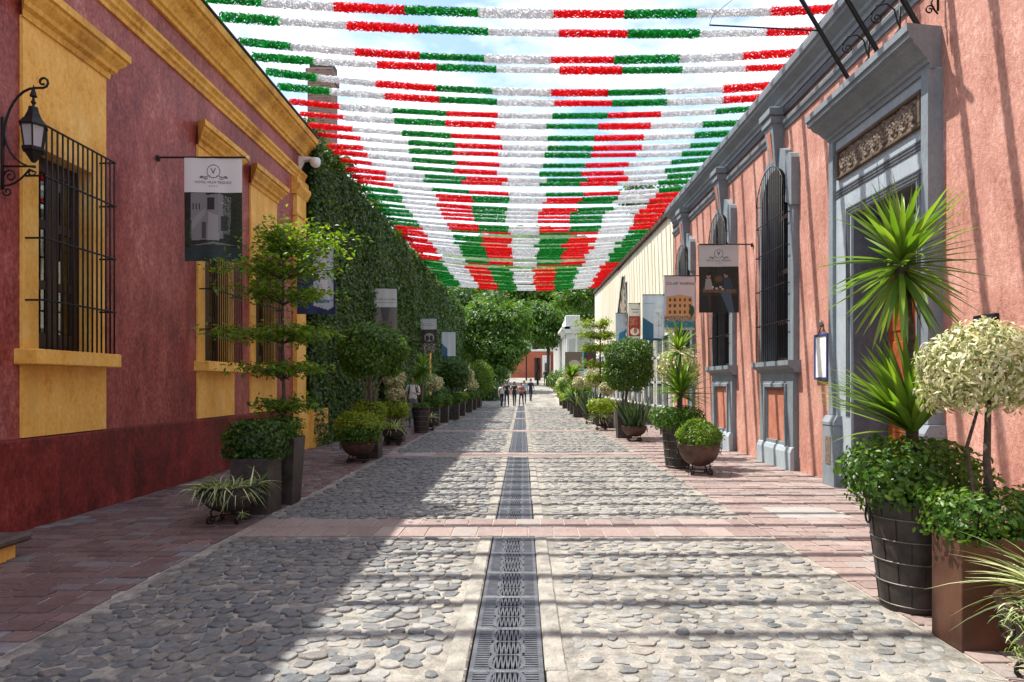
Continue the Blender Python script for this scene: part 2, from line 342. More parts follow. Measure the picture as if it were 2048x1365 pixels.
def np_mesh(name, V, F, mat, rnd=None, smooth=False):
    me = bpy.data.meshes.new(name); V = np.asarray(V, dtype=np.float32); F = np.asarray(F, dtype=np.int32)
    k = F.shape[1]
    me.vertices.add(len(V)); me.vertices.foreach_set('co', V.ravel())
    me.loops.add(F.size); me.loops.foreach_set('vertex_index', F.ravel())
    me.polygons.add(len(F)); me.polygons.foreach_set('loop_start', np.arange(0, F.size, k, dtype=np.int32))
    me.polygons.foreach_set('loop_total', np.full(len(F), k, dtype=np.int32))
    if smooth: me.polygons.foreach_set('use_smooth', np.ones(len(F), dtype=bool))
    me.materials.append(MATS[mat])
    if rnd is not None:
        a = me.attributes.new('rnd', 'FLOAT', 'POINT'); a.data.foreach_set('value', np.asarray(rnd, dtype=np.float32))
    me.update(calc_edges=True); me.validate(); return me
def unit(a): return a/np.maximum(np.linalg.norm(a, axis=1, keepdims=True), 1e-9)
# leaf templates: length along +Y, width along X, upper side +Z
def T_simple(w=0.55):
    return np.array([(0, 0, 0), (w/2, .45, .08), (0, 1, -.06), (-w/2, .45, .08)]), np.array([(0, 1, 2), (0, 2, 3)])
def T_nice(w=0.45, bend=0.18):
    V = [(0, 0, 0), (-w*.42, .28, .06), (0, .28, 0), (w*.42, .28, .06), (-w*.45, .6, .04-bend*.3), (0, .6, -bend*.35), (w*.45, .6, .04-bend*.3), (0, 1, -bend)]
    F = [(0, 2, 1), (0, 3, 2), (1, 2, 5), (1, 5, 4), (2, 3, 6), (2, 6, 5), (4, 5, 7), (5, 6, 7)]
    return np.array(V), np.array(F)
def T_blade(w=0.06, bend=0.25, seg=6, base=0.5, fold=0.35):
    V = []; F = []
    for i in range(seg+1):
        t = i/seg; ww = w*(base + (1-base)*min(1, t/0.3))*(1-max(0, (t-0.45)/0.55)**1.5) * 0.5 + 0.0008
        z = -bend*t*t; y = t*(1-0.25*bend*t)
        V += [(-ww, y, z+ww*fold), (0, y, z), (ww, y, z+ww*fold)]
    for i in range(seg):
        a = i*3
        F += [(a, a+1, a+4), (a, a+4, a+3), (a+1, a+2, a+5), (a+1, a+5, a+4)]
    return np.array(V), np.array(F)
def frames(y, z):
    y = unit(y); x = unit(np.cross(y, z)); z = np.cross(x, y); return np.stack([x, y, z], axis=2)
def scatter(T, pos, R, size, rnd=None):
    V, F = T; n = len(pos); k = len(V)
    size = np.broadcast_to(np.asarray(size, dtype=float).reshape(-1, 1), (n, 1))
    W = np.einsum('nij,kj->nki', R, V)*size[:, None, :] + pos[:, None, :]
    Fa = (F[None] + (np.arange(n)*k)[:, None, None]).reshape(-1, F.shape[1])
    rnd = RNG.random(n) if rnd is None else rnd
    return W.reshape(-1, 3), Fa, np.repeat(rnd, k)
def leaf_frames(nrm, jit=0.6, droop=0.4, rng=RNG):
    n = len(nrm); z = unit(nrm + rng.normal(0, jit, (n, 3)))
    y = rng.normal(0, 1, (n, 3)); y[:, 2] -= droop*1.5
    y = y - z*np.sum(y*z, axis=1, keepdims=True)
    return frames(y, z)
def cloud_obj(name, T, pos, R, size, mat, parent, rnd=None, kind=None):
    V, F, r = scatter(T, pos, R, size, rnd)
    o = linkobj(name, np_mesh(name, V, F, mat, r), parent)
    if kind: o['kind'] = kind
    return o
def leaf_objs(T, pos, R, size, mat, parent, n_obj=300, order=None, name='leaf', rest='foliage'):
    """the leaves that show largest as single parts sharing one mesh, the rest as one part"""
    n = len(pos); size = np.broadcast_to(np.asarray(size, float), (n,)); idx = np.argsort(order) if order is not None else np.arange(n)
    a, b = idx[:n_obj], idx[n_obj:]
    me = np_mesh(name, T[0], T[1], mat, np.zeros(len(T[0])))
    for i in a:
        M = Matrix(R[i].tolist()).to_4x4(); o = linkobj(name, me, parent)
        o.matrix_basis = Matrix.Translation(Vector(pos[i])) @ M @ Matrix.Scale(float(size[i]), 4)
    if len(b):
        cloud_obj(rest, T, pos[b], R[b], size[b], mat, parent, kind='stuff')
def ellipsoid_pts(n, r, fill=0.35, rng=RNG, lump=0.08, cut=-1.0, sq=1.0):
    d = unit(rng.normal(0, 1, (n*2, 3))); d = d[d[:, 2] > cut][:n]
    if sq != 1.0:
        m = (np.abs(d)**(1/sq if sq > 1 else 1)); 
        p = np.sum(np.abs(d)**(2*sq), axis=1, keepdims=True)**(-1/(2*sq)); d2 = d*p
    else: d2 = d
    rad = 1 - rng.random((len(d), 1))**1.8*fill
    ph = rng.random(6)*6
    l = 1 + lump*(np.sin(d[:, :1]*5+ph[0])*np.sin(d[:, 1:2]*6+ph[1]) + np.sin(d[:, 2:]*7+ph[2]+d[:, :1]*4))*0.7
    return d2*rad*l*np.array(r), d
def text_mesh(body, size):
    cu = bpy.data.curves.new('t', 'FONT'); cu.body = body; cu.size = size; cu.align_x = 'CENTER'; cu.align_y = 'CENTER'
    o = bpy.data.objects.new('t', cu); COL.objects.link(o)
    dg = bpy.context.evaluated_depsgraph_get(); me = bpy.data.meshes.new_from_object(o.evaluated_get(dg))
    V = np.array([v.co[:] for v in me.vertices]); F = [tuple(p.vertices) for p in me.polygons]
    bpy.data.objects.remove(o); bpy.data.meshes.remove(me); bpy.data.curves.remove(cu)
    return V, F
def spiral(c, r0, turns, a0, plane='xz', sgn=1, n=14, shrink=0.25):
    P = []
    for i in range(n+1):
        t = i/n; r = r0*(1-(1-shrink)*t); a = a0 + sgn*t*turns*2*pi
        u, v = r*math.cos(a), r*math.sin(a)
        P.append((c[0]+u, c[1], c[2]+v) if plane == 'xz' else (c[0], c[1]+u, c[2]+v))
    return P

# ================================================================ GROUND
plain('earth', (0.20, 0.17, 0.13), 0.95, var=0.3, scale=0.4)
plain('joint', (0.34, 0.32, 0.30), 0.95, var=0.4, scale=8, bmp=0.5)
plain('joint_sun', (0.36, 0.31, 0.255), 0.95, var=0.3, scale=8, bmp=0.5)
def gz(y): return 0.0 if y < 48 else (0.06*(y-48) if y < 86 else 2.28)
def strip(name, x0, x1, ys, z, mat, parent=None):
    mb = MB(); V = []
    for y in ys: V += [(x0, y, gz(y)+z), (x1, y, gz(y)+z)]
    mb.add(V, [(2*i, 2*i+1, 2*i+3, 2*i+2) for i in range(len(ys)-1)])
    return mb.build(name, mat, parent)
g = strip('ground', -400, 400, [-40, 48, 60, 86, 150, 900], -0.30, 'earth'); tag(g, kind='structure')
XL, XR = -3.04, 2.60                    # cobbled carriageway
DX0, DX1 = -0.305, 0.125                # drain channel
BANDS = [(7.10, 8.00), (14.75, 15.70), (22.4, 23.3), (30.1, 31.0), (37.9, 38.8)]
YEND = 86
from mathutils import noise as mnoise
def rough_bed(name, x0, x1, parent=None):
    """mortar with real relief near the camera, flat further on"""
    nx = int((x1-x0)/.036); ys = list(np.arange(2.3, 9.0, .036))+list(np.arange(9.0, 16.0, .07))+[17, 19, 22, 30, 48, 60, 86]; ys = [-3]+ys; V = []
    for y in ys:
        for i in range(nx+1):
            x = x0+(x1-x0)*i/nx; e = min(1, min(i, nx-i)/2)
            h = 0 if (y > 16 or y < 2) else (mnoise.noise((x*9, y*9, 0))*.55+mnoise.noise((x*22, y*22, 3))*.35+mnoise.noise((x*2.3, y*2.3, 7))*.45)*.0085*e
            V.append((x, y, gz(y)+h))
    n = nx+1; F = np.array([(j*n+i, j*n+i+1, (j+1)*n+i+1, (j+1)*n+i) for j in range(len(ys)-1) for i in range(nx)])
    return linkobj(name, np_mesh(name, np.array(V), F, 'mortar', None, True), parent)
street = rough_bed('street', XL, DX0-0.02); tag(street, kind='structure')
rough_bed('mortar_bed', DX1+0.02, XR, street)
mb = MB()
mb.add([(DX0-0.02, -3, -0.2), (DX1+0.02, -3, -0.2), (DX1+0.02, 48, -0.2), (DX0-0.02, 48, -0.2), (DX0-0.02, -3, 0), (DX1+0.02, -3, 0), (DX1+0.02, 48, 0), (DX0-0.02, 48, 0)],
       [(0, 1, 2, 3), (0, 4, 7, 3), (1, 5, 6, 2), (0, 1, 5, 4), (2, 3, 7, 6)])
tag(mb.build('drain_channel', 'trench'), kind='structure')
strip('mortar_bed', DX0-0.02, DX1+0.02, [48, 60, 86], 0.0, 'mortar', street)
# pale concrete kerb strips along the drain, cast in lengths
segs = []; y = 0.5
stops = [0.5] + [b for ab in BANDS for b in ab] + [47.9]
me_k = MB().bbox(0, 0.125, 0, 1, -0.05, 0.012, 0.012).mesh('drain_edging', 'concrete')
for a, b in zip(stops[0::2], stops[1::2]):
    nseg = max(1, int((b-a)/1.35)); L = (b-a)/nseg
    for i in range(nseg):
        for x in (DX0-0.130, DX1+0.005):
            linkobj('drain_edging', me_k, street, (x+random.uniform(-.006, .006), a+i*L+0.004, random.uniform(-.004, .003)), (0, 0, random.uniform(-.003, .003)), (1, L-0.008, 1))
# grates
W = DX1-DX0-0.012; PL = 0.64
fr = MB(); t0, t1 = -0.03, 0.004
fr.bbox(0, W, 0, 0.016, t0, t1, .003); fr.bbox(0, W, PL-0.02, PL-0.004, t0, t1, .003)
fr.bbox(0, 0.03, 0.017, PL-0.021, t0, t1, .003); fr.bbox(W-0.03, W, 0.017, PL-0.021, t0, t1, .003)
me_fr = fr.mesh('drain_grate', 'grate')
br = MB(); t0, t1 = -0.022, 0.002
ya, yb = 0.016, PL-0.02; nb = 19; pitch = (yb-ya)/nb
for i in range(nb):
    yc = ya+(i+.5)*pitch
    u = (i+.5)/nb
    sc = 0.105 + 0.030*abs(math.sin(u*pi*3))          # scalloped inner edge
    for x0, x1 in ((0.029, sc), (W-sc, W-0.029)):
        br.box(x0, x1, yc-pitch*.30, yc+pitch*.30, t0, t1)
for k in range(3):                                     # scalloped solid lobes
    for sx in (0.125, W-0.125):
        yc = ya+(k+.5)*(yb-ya)/3; R_ = (yb-ya)/6
        ring = []
        for j in range(10):
            w0 = -pi/2 + pi*j/9
            ring.append((w0, ))
        sgn = -1 if sx < W/2 else 1
        V = [(sx-sgn*0.012+sgn*0.036*math.cos(w_[0]), yc+R_*0.97*math.sin(w_[0]), t1+0.0005) for w_ in ring]
        V += [(p[0]-sgn*0.024, p[1], p[2]) for p in V]
        V += [(p[0], p[1], t0) for p in V]
        F = []
        for j in range(9): F += [(j, j+1, 11+j, 10+j), (20+j, 21+j, 31+j, 30+j), (j, j+1, 21+j, 20+j), (10+j, 11+j, 31+j, 30+j)]
        br.add(V, F)
nz_ = 13; xa, xb = 0.118, W-0.118
for k in range(3):
    y0, y1 = ya+k*(yb-ya)/3+0.006, ya+(k+1)*(yb-ya)/3-0.006
    for i in range(nz_):                               # zig-zag ribs
        c0 = xa+(i+.5)*(xb-xa)/nz_; dx = (xb-xa)/nz_*0.42*(1 if (i+k) % 2 else -1); hw = (xb-xa)/nz_*0.30
        br.add([(c0-dx-hw, y0, t1), (c0-dx+hw, y0, t1), (c0+dx+hw, y1, t1), (c0+dx-hw, y1, t1), (c0-dx-hw, y0, t0), (c0-dx+hw, y0, t0), (c0+dx+hw, y1, t0), (c0+dx-hw, y1, t0)],
               [(0, 1, 2, 3), (0, 1, 5, 4), (1, 2, 6, 5), (2, 3, 7, 6), (3, 0, 4, 7)])
    br.box(xa, xb, y1, y1+0.012, t0, t1)
me_br = br.mesh('slot_bars', 'grate')
for a, b in zip(stops[0::2], stops[1::2]):
    npan = int(round((b-a-0.03)/PL)); sc = (b-a-0.03)/npan/PL
    for i in range(npan):
        o = linkobj('drain_grate', me_fr, None, (DX0+0.006, a+0.015+i*PL*sc, random.uniform(-.001, .002)), None, (1, sc, 1))
        tag(o, 'dark iron drain grate with zigzag slots set in a row down the street', 'drain grate', 'drain grates along the street centre')
        linkobj('slot_bars', me_br, o)

# ---- cobbles
def stone_mesh(seed, mat, h):
    rg = np.random.default_rng(seed); n = 8
    a = np.sort(np.linspace(0, 2*pi, n, endpoint=False) + rg.uniform(-.28, .28, n)); r = rg.uniform(.74, 1.14, n)
    V = []; 
    for (k, z) in ((1.0, -.012), (1.0, h*.35), (.95, h*.9), (.80, h)):
        for i in range(n): V.append((k*r[i]*math.cos(a[i])*.5, k*r[i]*math.sin(a[i])*.5, z + (rg.uniform(-.12, .12)*h if z > 0 else 0)))
    V.append((0, 0, h*1.04)); F = []
    for q in range(3):
        for i in range(n): j = (i+1) % n; F += [(q*n+i, q*n+j, q*n+n+j), (q*n+i, q*n+n+j, q*n+n+i)]
    F += [(3*n+i, 3*n+(i+1) % n, 4*n) for i in range(n)]
    return np.array(V), np.array(F)
T_st = [stone_mesh(s, 'cobble', 1.0) for s in range(8)]
stones = []     # x, y, sx, sy, h, rot, variant, lit tone
rg = np.random.default_rng(3)
def in_band(y, m=0.06): return any(a-m < y < b+m for a, b in BANDS)
y = 2.2
while y < 46:
    pitch = (0.100 if y < 12 else .125 if y < 20 else 0.17)*rg.uniform(.9, 1.12)
    for (xa, xb) in ((XL+.07, DX0-.17), (DX1+.17, XR-.07)):
        x = xa + rg.uniform(0, .1)
        while x < xb:
            right = x > 0
            w = rg.uniform(.075, .175)*(1 if y < 12 else 1.15 if y < 20 else 1.6)
            yy = y + rg.uniform(-.028, .028)
            keep = rg.random() < (0.86 if right else 0.96)
            if x+w < xb+.05 and keep and not in_band(yy, .08):
                worn_lit = (x > -1.5)  # paler sunlit tone begins at the red building's shadow edge
                h = rg.uniform(.003, .015) if right else rg.uniform(.006, .022)
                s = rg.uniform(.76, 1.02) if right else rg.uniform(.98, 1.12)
                stones.append((x+w/2, yy, w*s, pitch*rg.uniform(.86, 1.12)*s, h, rg.uniform(-.3, .3), rg.integers(8), worn_lit and rg.random() < (.75 if right else .5)))
            x += w + (rg.uniform(.004, .03) if right else rg.uniform(.0, .012))
    y += pitch
stones.sort(key=lambda s: s[1])
def visible(x, y, m=0.05):
    px = 1045+1365*x/y; py = 767+2184/y
    return -10 < px < 2058 and py < 1375
vis = [i for i, s in enumerate(stones) if visible(s[0], s[1])]; pick = set(vis[:300])
me_st = {}
for v in range(8):
    for wn_ in (0, 1): me_st[v, wn_] = np_mesh('cobblestone', T_st[v][0], T_st[v][1], ('cobble', 'cobble_worn_lit')[wn_], np.zeros(len(T_st[v][0])), True)
acc = {0: ([], [], [], 0), 1: ([], [], [], 0)}; acc = {k: [[], [], [], 0] for k in (0, 1)}
for i, (x, y, sx, sy, h, ro, v, wn_) in enumerate(stones):
    if i in pick: linkobj('cobblestone', me_st[int(v), int(wn_)], street, (x, y, 0), (rg.uniform(-.03, .03), rg.uniform(-.03, .03), ro), (sx, sy, h))
    else:
        V, F = T_st[v]; V = V*np.array((sx, sy, h)); c, s_ = math.cos(ro), math.sin(ro)
        V = np.stack([V[:, 0]*c-V[:, 1]*s_+x, V[:, 0]*s_+V[:, 1]*c+y, V[:, 2]], 1)
        A = acc[int(wn_)]; A[0].append(V); A[1].append(F+A[3]); A[2].append(np.full(len(V), rg.random())); A[3] += len(V)
for k in (0, 1):
    A = acc[k]; o = linkobj('cobblestones', np_mesh('cobblestones', np.concatenate(A[0]), np.concatenate(A[1]), ('cobble', 'cobble_worn_lit')[k], np.concatenate(A[2]), True), street); o['kind'] = 'stuff'

# ---- pavers
def paver_field(name, x0, x1, y0, y1, pw, pd, mat, joint, nobj=300, skew=0.0, slabs=()):
    bed = strip(name, x0, x1, [y0, 48, 60, 86] if y1 > 60 else [y0, y1], 0.001, joint); tag(bed, kind='structure')
    rg = np.random.default_rng(abs(hash(name)) % 1000 if False else len(name)*13)
    unitm = MB().bbox(-.5, .5, -.5, .5, -1, 0, .02)
    # bevel kept small in real units
    def box_np(w, d):
        m = MB().bbox(-w/2, w/2, -d/2, d/2, -.03, 0, .004); 
        return np.array(m.v), m.f
    sizes = {}
    P = []; y = y0; row = 0; ye = min(y1, 47.5)
    while y < ye:
        d = pd*rg.uniform(.94, 1.06) if y < 24 else pd*2
        x = x0 - (0.5*pw if row % 2 else 0) - rg.uniform(0, .03)
        while x < x1-.02:
            w = pw*rg.choice([1.0, 1.0, .92, 1.1, .75]); a, b = max(x, x0+.004), min(x+w, x1-.004)
            if b-a > .05 and not any(s[0] < (a+b)/2 < s[1] and s[2] < y+d/2 < s[3] for s in slabs): P.append(((a+b)/2, y+d/2, b-a-.018, d-.018, .010+rg.uniform(-.004, .007)))
            x += w
        y += d; row += 1
    P.sort(key=lambda p: p[1]); vis = [i for i, p in enumerate(P) if visible(p[0], p[1])]; pick = set(vis[:nobj])
    V0, F0 = box_np(.26, .17); me = MB().bbox(-.13, .13, -.085, .085, -.03, 0, .004).mesh('paver', mat)
    a_ = me.attributes.new('rnd', 'FLOAT', 'POINT')
    AV, AF, AR, off = [], [], [], 0; F0 = np.array(F0)
    for i, (x, y, w, d, z) in enumerate(P):
        if i in pick: linkobj('paver', me, bed, (x, y, z), (rg.uniform(-.008, .008), rg.uniform(-.008, .008), rg.uniform(-.012, .012)), (w/.26, d/.17, 1))
        else:
            AV.append(V0*np.array((w/.26, d/.17, 1))+np.array((x, y, z))); AF.append(F0+off); off += len(V0); AR.append(np.full(len(V0), rg.random()))
    if AV:
        o = linkobj('pavers', np_mesh('pavers', np.concatenate(AV), np.concatenate(AF), mat, np.concatenate(AR)), bed); o['kind'] = 'stuff'
    return bed
SL_L = [(-3.9, -3.35, 15.9, 16.5)]; SL_R = [(3.05, 3.9, 8.05, 8.75)]
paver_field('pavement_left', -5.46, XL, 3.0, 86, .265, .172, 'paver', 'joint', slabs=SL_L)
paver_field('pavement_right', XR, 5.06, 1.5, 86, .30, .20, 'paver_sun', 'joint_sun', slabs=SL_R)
for a, b in BANDS:
    mbb = MB(); bed = strip('paver_band', XL+.003, XR-.003, [a+.002, b-.002], 0.003, 'joint_sun'); tag(bed, kind='structure')
    me = MB().bbox(-.13, .13, -.205, .205, -.03, 0, .004).mesh('paver', 'paver_sun'); me.attributes.new('rnd', 'FLOAT', 'POINT')
    for r in range(2):
        x = XL + (0.0 if r else .13)
        if not r: linkobj('paver', me, bed, (XL+.066, a+.225, .012), None, (.46, 1, 1))
        while x < XR-.05:
            w = min(.27, XR-x)
            linkobj('paver', me, bed, (x+w/2, a+.225+r*.45, .012+random.uniform(-.003, .003)), (random.uniform(-.006, .006), random.uniform(-.006, .006), random.uniform(-.015, .015)), ((w-.012)/.26, 1.06, 1)); x += w
for (x0, x1, y0, y1), lab in ((SL_L[0], 'pale square stone slab set in the pavement beside the clipped bowl shrub'), (SL_R[0], 'white stone slabs set in the pavement before the portal step')):
    t = thing('paving_slab', ((x0+x1)/2, (y0+y1)/2, 0), lab, 'slab')
    for i in range(2): MB().bbox(x0+.01, x1-.01, y0+.01+i*(y1-y0)/2, y0+(i+1)*(y1-y0)/2-.005, -.01, .014, .004).build('slab', 'pale_slab', t)
t = thing('paving_slab', (-2.2, 15.2, 0), 'grey service cover set in the cobbles beside the paver band', 'cover')
MB().bbox(-2.65, -1.95, 14.85, 15.55, -.01, .022, .004).build('slab', 'pale_slab', t)

# ================================================================ BUILDINGS
def wall_panels(mb, X, Y0, Y1, Z0, Z1, ops, t, N=12):
    """wall in plane x=X with openings (ya,yb,za,zb,rise); t = signed reveal depth"""
    y = Y0
    def q(ya, yb, za, zb, xx=X): mb.add([(xx, ya, za), (xx, yb, za), (xx, yb, zb), (xx, ya, zb)], [(0, 1, 2, 3)])
    for (ya, yb, za, zb, rise) in sorted(ops):
        q(y, ya, Z0, Z1)
        if za > Z0: q(ya, yb, Z0, za)
        A = arch(ya, yb, zb, rise, N if rise else 1)
        for (p, r) in zip(A[:-1], A[1:]):
            mb.add([(X, p[0], p[1]), (X, r[0], r[1]), (X, r[0], Z1), (X, p[0], Z1)], [(0, 1, 2, 3)])
            mb.add([(X, p[0], p[1]), (X, r[0], r[1]), (X+t, r[0], r[1]), (X+t, p[0], p[1])], [(0, 1, 2, 3)])
        for yy in (ya, yb): mb.add([(X, yy, za), (X+t, yy, za), (X+t, yy, zb), (X, yy, zb)], [(0, 1, 2, 3)])
        mb.add([(X, ya, za), (X+t, ya, za), (X+t, yb, za), (X, yb, za)], [(0, 1, 2, 3)])
        y = yb
    q(y, Y1, Z0, Z1)
def arch(ya, yb, zb, rise, N):
    """points of the head from ya to yb; springing at zb, crown at zb+rise"""
    if not rise: return [(ya, zb), (yb, zb)]
    w = (yb-ya)/2; R_ = (w*w+rise*rise)/(2*rise); c = zb+rise-R_; a = math.asin(min(1, w/R_))
    return [((ya+yb)/2 + R_*math.sin(-a+2*a*i/N), c+R_*math.cos(-a+2*a*i/N)) for i in range(N+1)]

# ---------------------------------------------------------------- left building
LX = -5.40; LY0, LY1 = -5.0, 16.7
lb = thing('red_building', (LX, 6, 0), 'dark red stucco building with ochre trim, barred windows and heavy cornice', 'building')
WINS = [(7.33, 8.80), (11.30, 12.72), (13.50, 14.92)]
ops = [(a+.24, b-.27, 1.97, 4.22, 0) for a, b in WINS]
mb = MB(); wall_panels(mb, LX, LY0, LY1, 1.0, 7.3, ops, -.30)
mb.add([(LX, LY1, 0), (LX-6, LY1, 0), (LX-6, LY1, 7.6), (LX, LY1, 7.6)], [(0, 1, 2, 3)])
mb.add([(LX, LY0, 7.6), (LX-6, LY0, 7.6), (LX-6, LY1, 7.6), (LX, LY1, 7.6)], [(0, 1, 2, 3)])
mb.add([(LX, LY0, 0), (LX-6, LY0, 0), (LX-6, LY0, 7.6), (LX, LY0, 7.6)], [(0, 1, 2, 3)])
mb.build('wall', 'red_wall', lb)
MB().prism([(LX-.02, -.3), (LX+.035, -.3), (LX+.035, .975), (LX+.03, 1.0), (LX-.02, 1.012)], 'y', LY0, LY1-.02).build('dado', 'red_dado', lb)
C = MB(); X = LX
C.prism([(X-.1, 7.12), (X+.05, 7.12), (X+.06, 7.18), (X+.10, 7.20), (X+.11, 7.26), (X+.17, 7.36), (X+.26, 7.43), (X+.28, 7.45), (X+.28, 7.49), (X+.33, 7.50), (X+.34, 7.62), (X+.31, 7.66), (X-.1, 7.66)], 'y', LY0, LY1+.25)
C.build('cornice', 'ochre_trim', lb)
MB().prism([(X-.1, 7.662), (X+.355, 7.662), (X+.355, 7.69), (X-.1, 7.72)], 'y', LY0, LY1+.26).build('roof_edge', 'roof_dark', lb)
MB().prism([(X-.05, 6.46), (X+.03, 6.46), (X+.035, 6.52), (X+.07, 6.55), (X+.075, 6.60), (X+.12, 6.65), (X+.12, 6.70), (X-.05, 6.74)], 'y', LY0, LY1+.05).build('string_course', 'ochre_trim', lb)
# end pilaster
pl = MB().bbox(X-.05, X+.10, 16.05, 16.72, .93, 6.46, .01).build('pilaster', 'ochre', lb)
MB().bbox(X-.05, X+.18, 15.98, 16.76, -.05, .95, .02).build('plinth', 'ochre', pl)
MB().prism([(X-.05, 6.05), (X+.11, 6.05), (X+.20, 6.22), (X+.20, 6.30), (X+.14, 6.32), (X+.14, 6.455), (X-.05, 6.455)], 'y', 15.96, 16.80).build('capital', 'ochre_trim', pl)
MB().bbox(X-.05, X+.135, 16.01, 16.74, 5.55, 5.62, .015).build('astragal', 'ochre_trim', pl)
barme = {}
def grille(win, Xg, xwall, ya, yb, z0, z1, nb, rails, arch_rise=0, r=.008):
    sg = 1 if xwall > Xg else -1
    for i in range(nb):
        yy = ya+(yb-ya)*i/(nb-1)
        zt = z1
        if arch_rise:
            A = arch(ya, yb, z1, arch_rise, 24); zt = np.interp(yy, [p[0] for p in A], [p[1] for p in A])
        MB().tube([(Xg, yy, z0), (Xg, yy, zt)], r, 6).build('bar', 'iron', win, smooth=True)
    for z in rails:
        MB().tube([(xwall, ya-.03, z), (Xg, ya-.03, z), (Xg, yb+.03, z), (xwall, yb+.03, z)], r*1.15, 6).build('rail', 'iron', win)
    if arch_rise:
        MB().tube([(Xg, p[0], p[1]) for p in arch(ya, yb, z1, arch_rise, 14)], r*1.2, 6).build('rail', 'iron', win)
        mid = (ya+yb)/2
        MB().tube([(xwall, ya, z1), (Xg, ya, z1)], r*1.1, 6).build('rail', 'iron', win); MB().tube([(xwall, yb, z1), (Xg, yb, z1)], r*1.1, 6).build('rail', 'iron', win)
for k, (a, b) in enumerate(WINS):
    oa, ob, z0, z1, _ = ops[k]
    m = MB(); wall_panels(m, X+.035, a, b, 1.013, 5.56, [ops[k]], -.04)
    for yy in (a, b): m.add([(X, yy, 1.013), (X+.035, yy, 1.013), (X+.035, yy, 5.56), (X, yy, 5.56)], [(0, 1, 2, 3)])
    w = m.build('window', 'ochre', lb)
    m = MB(); wall_panels(m, X-.004, oa+.003, ob-.003, z0, z1-.003, [], 0); 
    # ochre reveal lining
    m = MB(); e = .004
    for yy in (oa+e, ob-e): m.add([(X+.03, yy, z0), (X-.30, yy, z0), (X-.30, yy, z1-e), (X+.03, yy, z1-e)], [(0, 1, 2, 3)])
    m.add([(X+.03, oa, z1-e), (X-.30, oa, z1-e), (X-.30, ob, z1-e), (X+.03, ob, z1-e)], [(0, 1, 2, 3)])
    m.build('reveal', 'ochre', w)
    H = MB()
    def hood_prof(ex): return [(X+.03, 5.53), (X+.06, 5.53), (X+.07, 5.60), (X+.12, 5.63), (X+.13, 5.68), (X+.20, 5.76), (X+.205, 5.80), (X+.24, 5.81), (X+.24, 5.90), (X+.03, 5.95)]
    # mitred hood: profile grows outward to both ends
    P = hood_prof(0); n = len(P); V = []
    for (p, z) in P: V.append((p, a-(p-X)*.95+.02, z))
    for (p, z) in P: V.append((p, b+(p-X)*.95-.02, z))
    H.add(V, [tuple(range(n))[::-1], tuple(range(n, 2*n))]+[(i, (i+1) % n, n+(i+1) % n, n+i) for i in range(n)]); H.build('hood', 'ochre_trim', w)
    MB().bbox(X-.05, X+.24, a-.08, b-.02, 1.80, 1.97, .012).build('sill', 'ochre', w)
    # timber casement, two leaves, three lights each
    fx = X-.16
    F_ = MB(); F_.box(fx-.05, fx, oa, oa+.06, z0, z1); F_.box(fx-.05, fx, ob-.06, ob, z0, z1); F_.box(fx-.05, fx, oa+.06, ob-.06, z1-.08, z1); F_.box(fx-.05, fx, oa+.06, ob-.06, z0, z0+.05)
    F_.build('frame', 'wood_dark', w)
    mid = (oa+ob)/2
    for (l0, l1) in ((oa+.065, mid-.004), (mid+.004, ob-.065)):
        L = MB(); L.box(fx-.045, fx+.015, l0, l0+.07, z0+.05, z1-.08); L.box(fx-.045, fx+.015, l1-.07, l1, z0+.05, z1-.08)
        for zz in (z0+.05, z0+.72, z0+1.42, z1-.18): L.box(fx-.04, fx+.012, l0+.07, l1-.07, zz, zz+.10 if zz > z0+.1 else zz+.16)
        L.build('casement', 'wood_dark', w)
        for (za, zb) in ((z0+.21, z0+.72), (z0+.82, z0+1.42), (z0+1.52, z1-.18)):
            MB().box(fx-.018, fx-.010, l0+.07, l1-.07, za, zb).build('pane', 'pane_glass', w)
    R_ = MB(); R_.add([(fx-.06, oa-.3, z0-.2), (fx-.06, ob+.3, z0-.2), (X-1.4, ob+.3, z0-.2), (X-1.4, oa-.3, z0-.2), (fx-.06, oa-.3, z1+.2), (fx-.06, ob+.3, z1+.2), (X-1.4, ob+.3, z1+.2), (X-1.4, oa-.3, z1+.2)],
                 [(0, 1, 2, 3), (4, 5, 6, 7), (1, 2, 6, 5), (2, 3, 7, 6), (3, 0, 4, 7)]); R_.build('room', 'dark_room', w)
    grille(w, X+.24, X+.03, oa-.17, ob+.10, 1.97, 4.40, 15, (4.39, 3.84, 3.17, 2.50), 0, .0105)
tag(MB().bbox(-5.36, -4.62, 4.9, 6.22, -.02, .155, .01).build('door_step', 'ochre'), 'ochre door step with dark stone tread against red dado', 'step')
st = bpy.data.objects['door_step']; MB().prism([(-5.36, .15), (-4.56, .15), (-4.53, .175), (-4.53, .205), (-4.57, .225), (-5.36, .225)], 'y', 4.85, 6.30).build('tread', 'stone_cap', st)

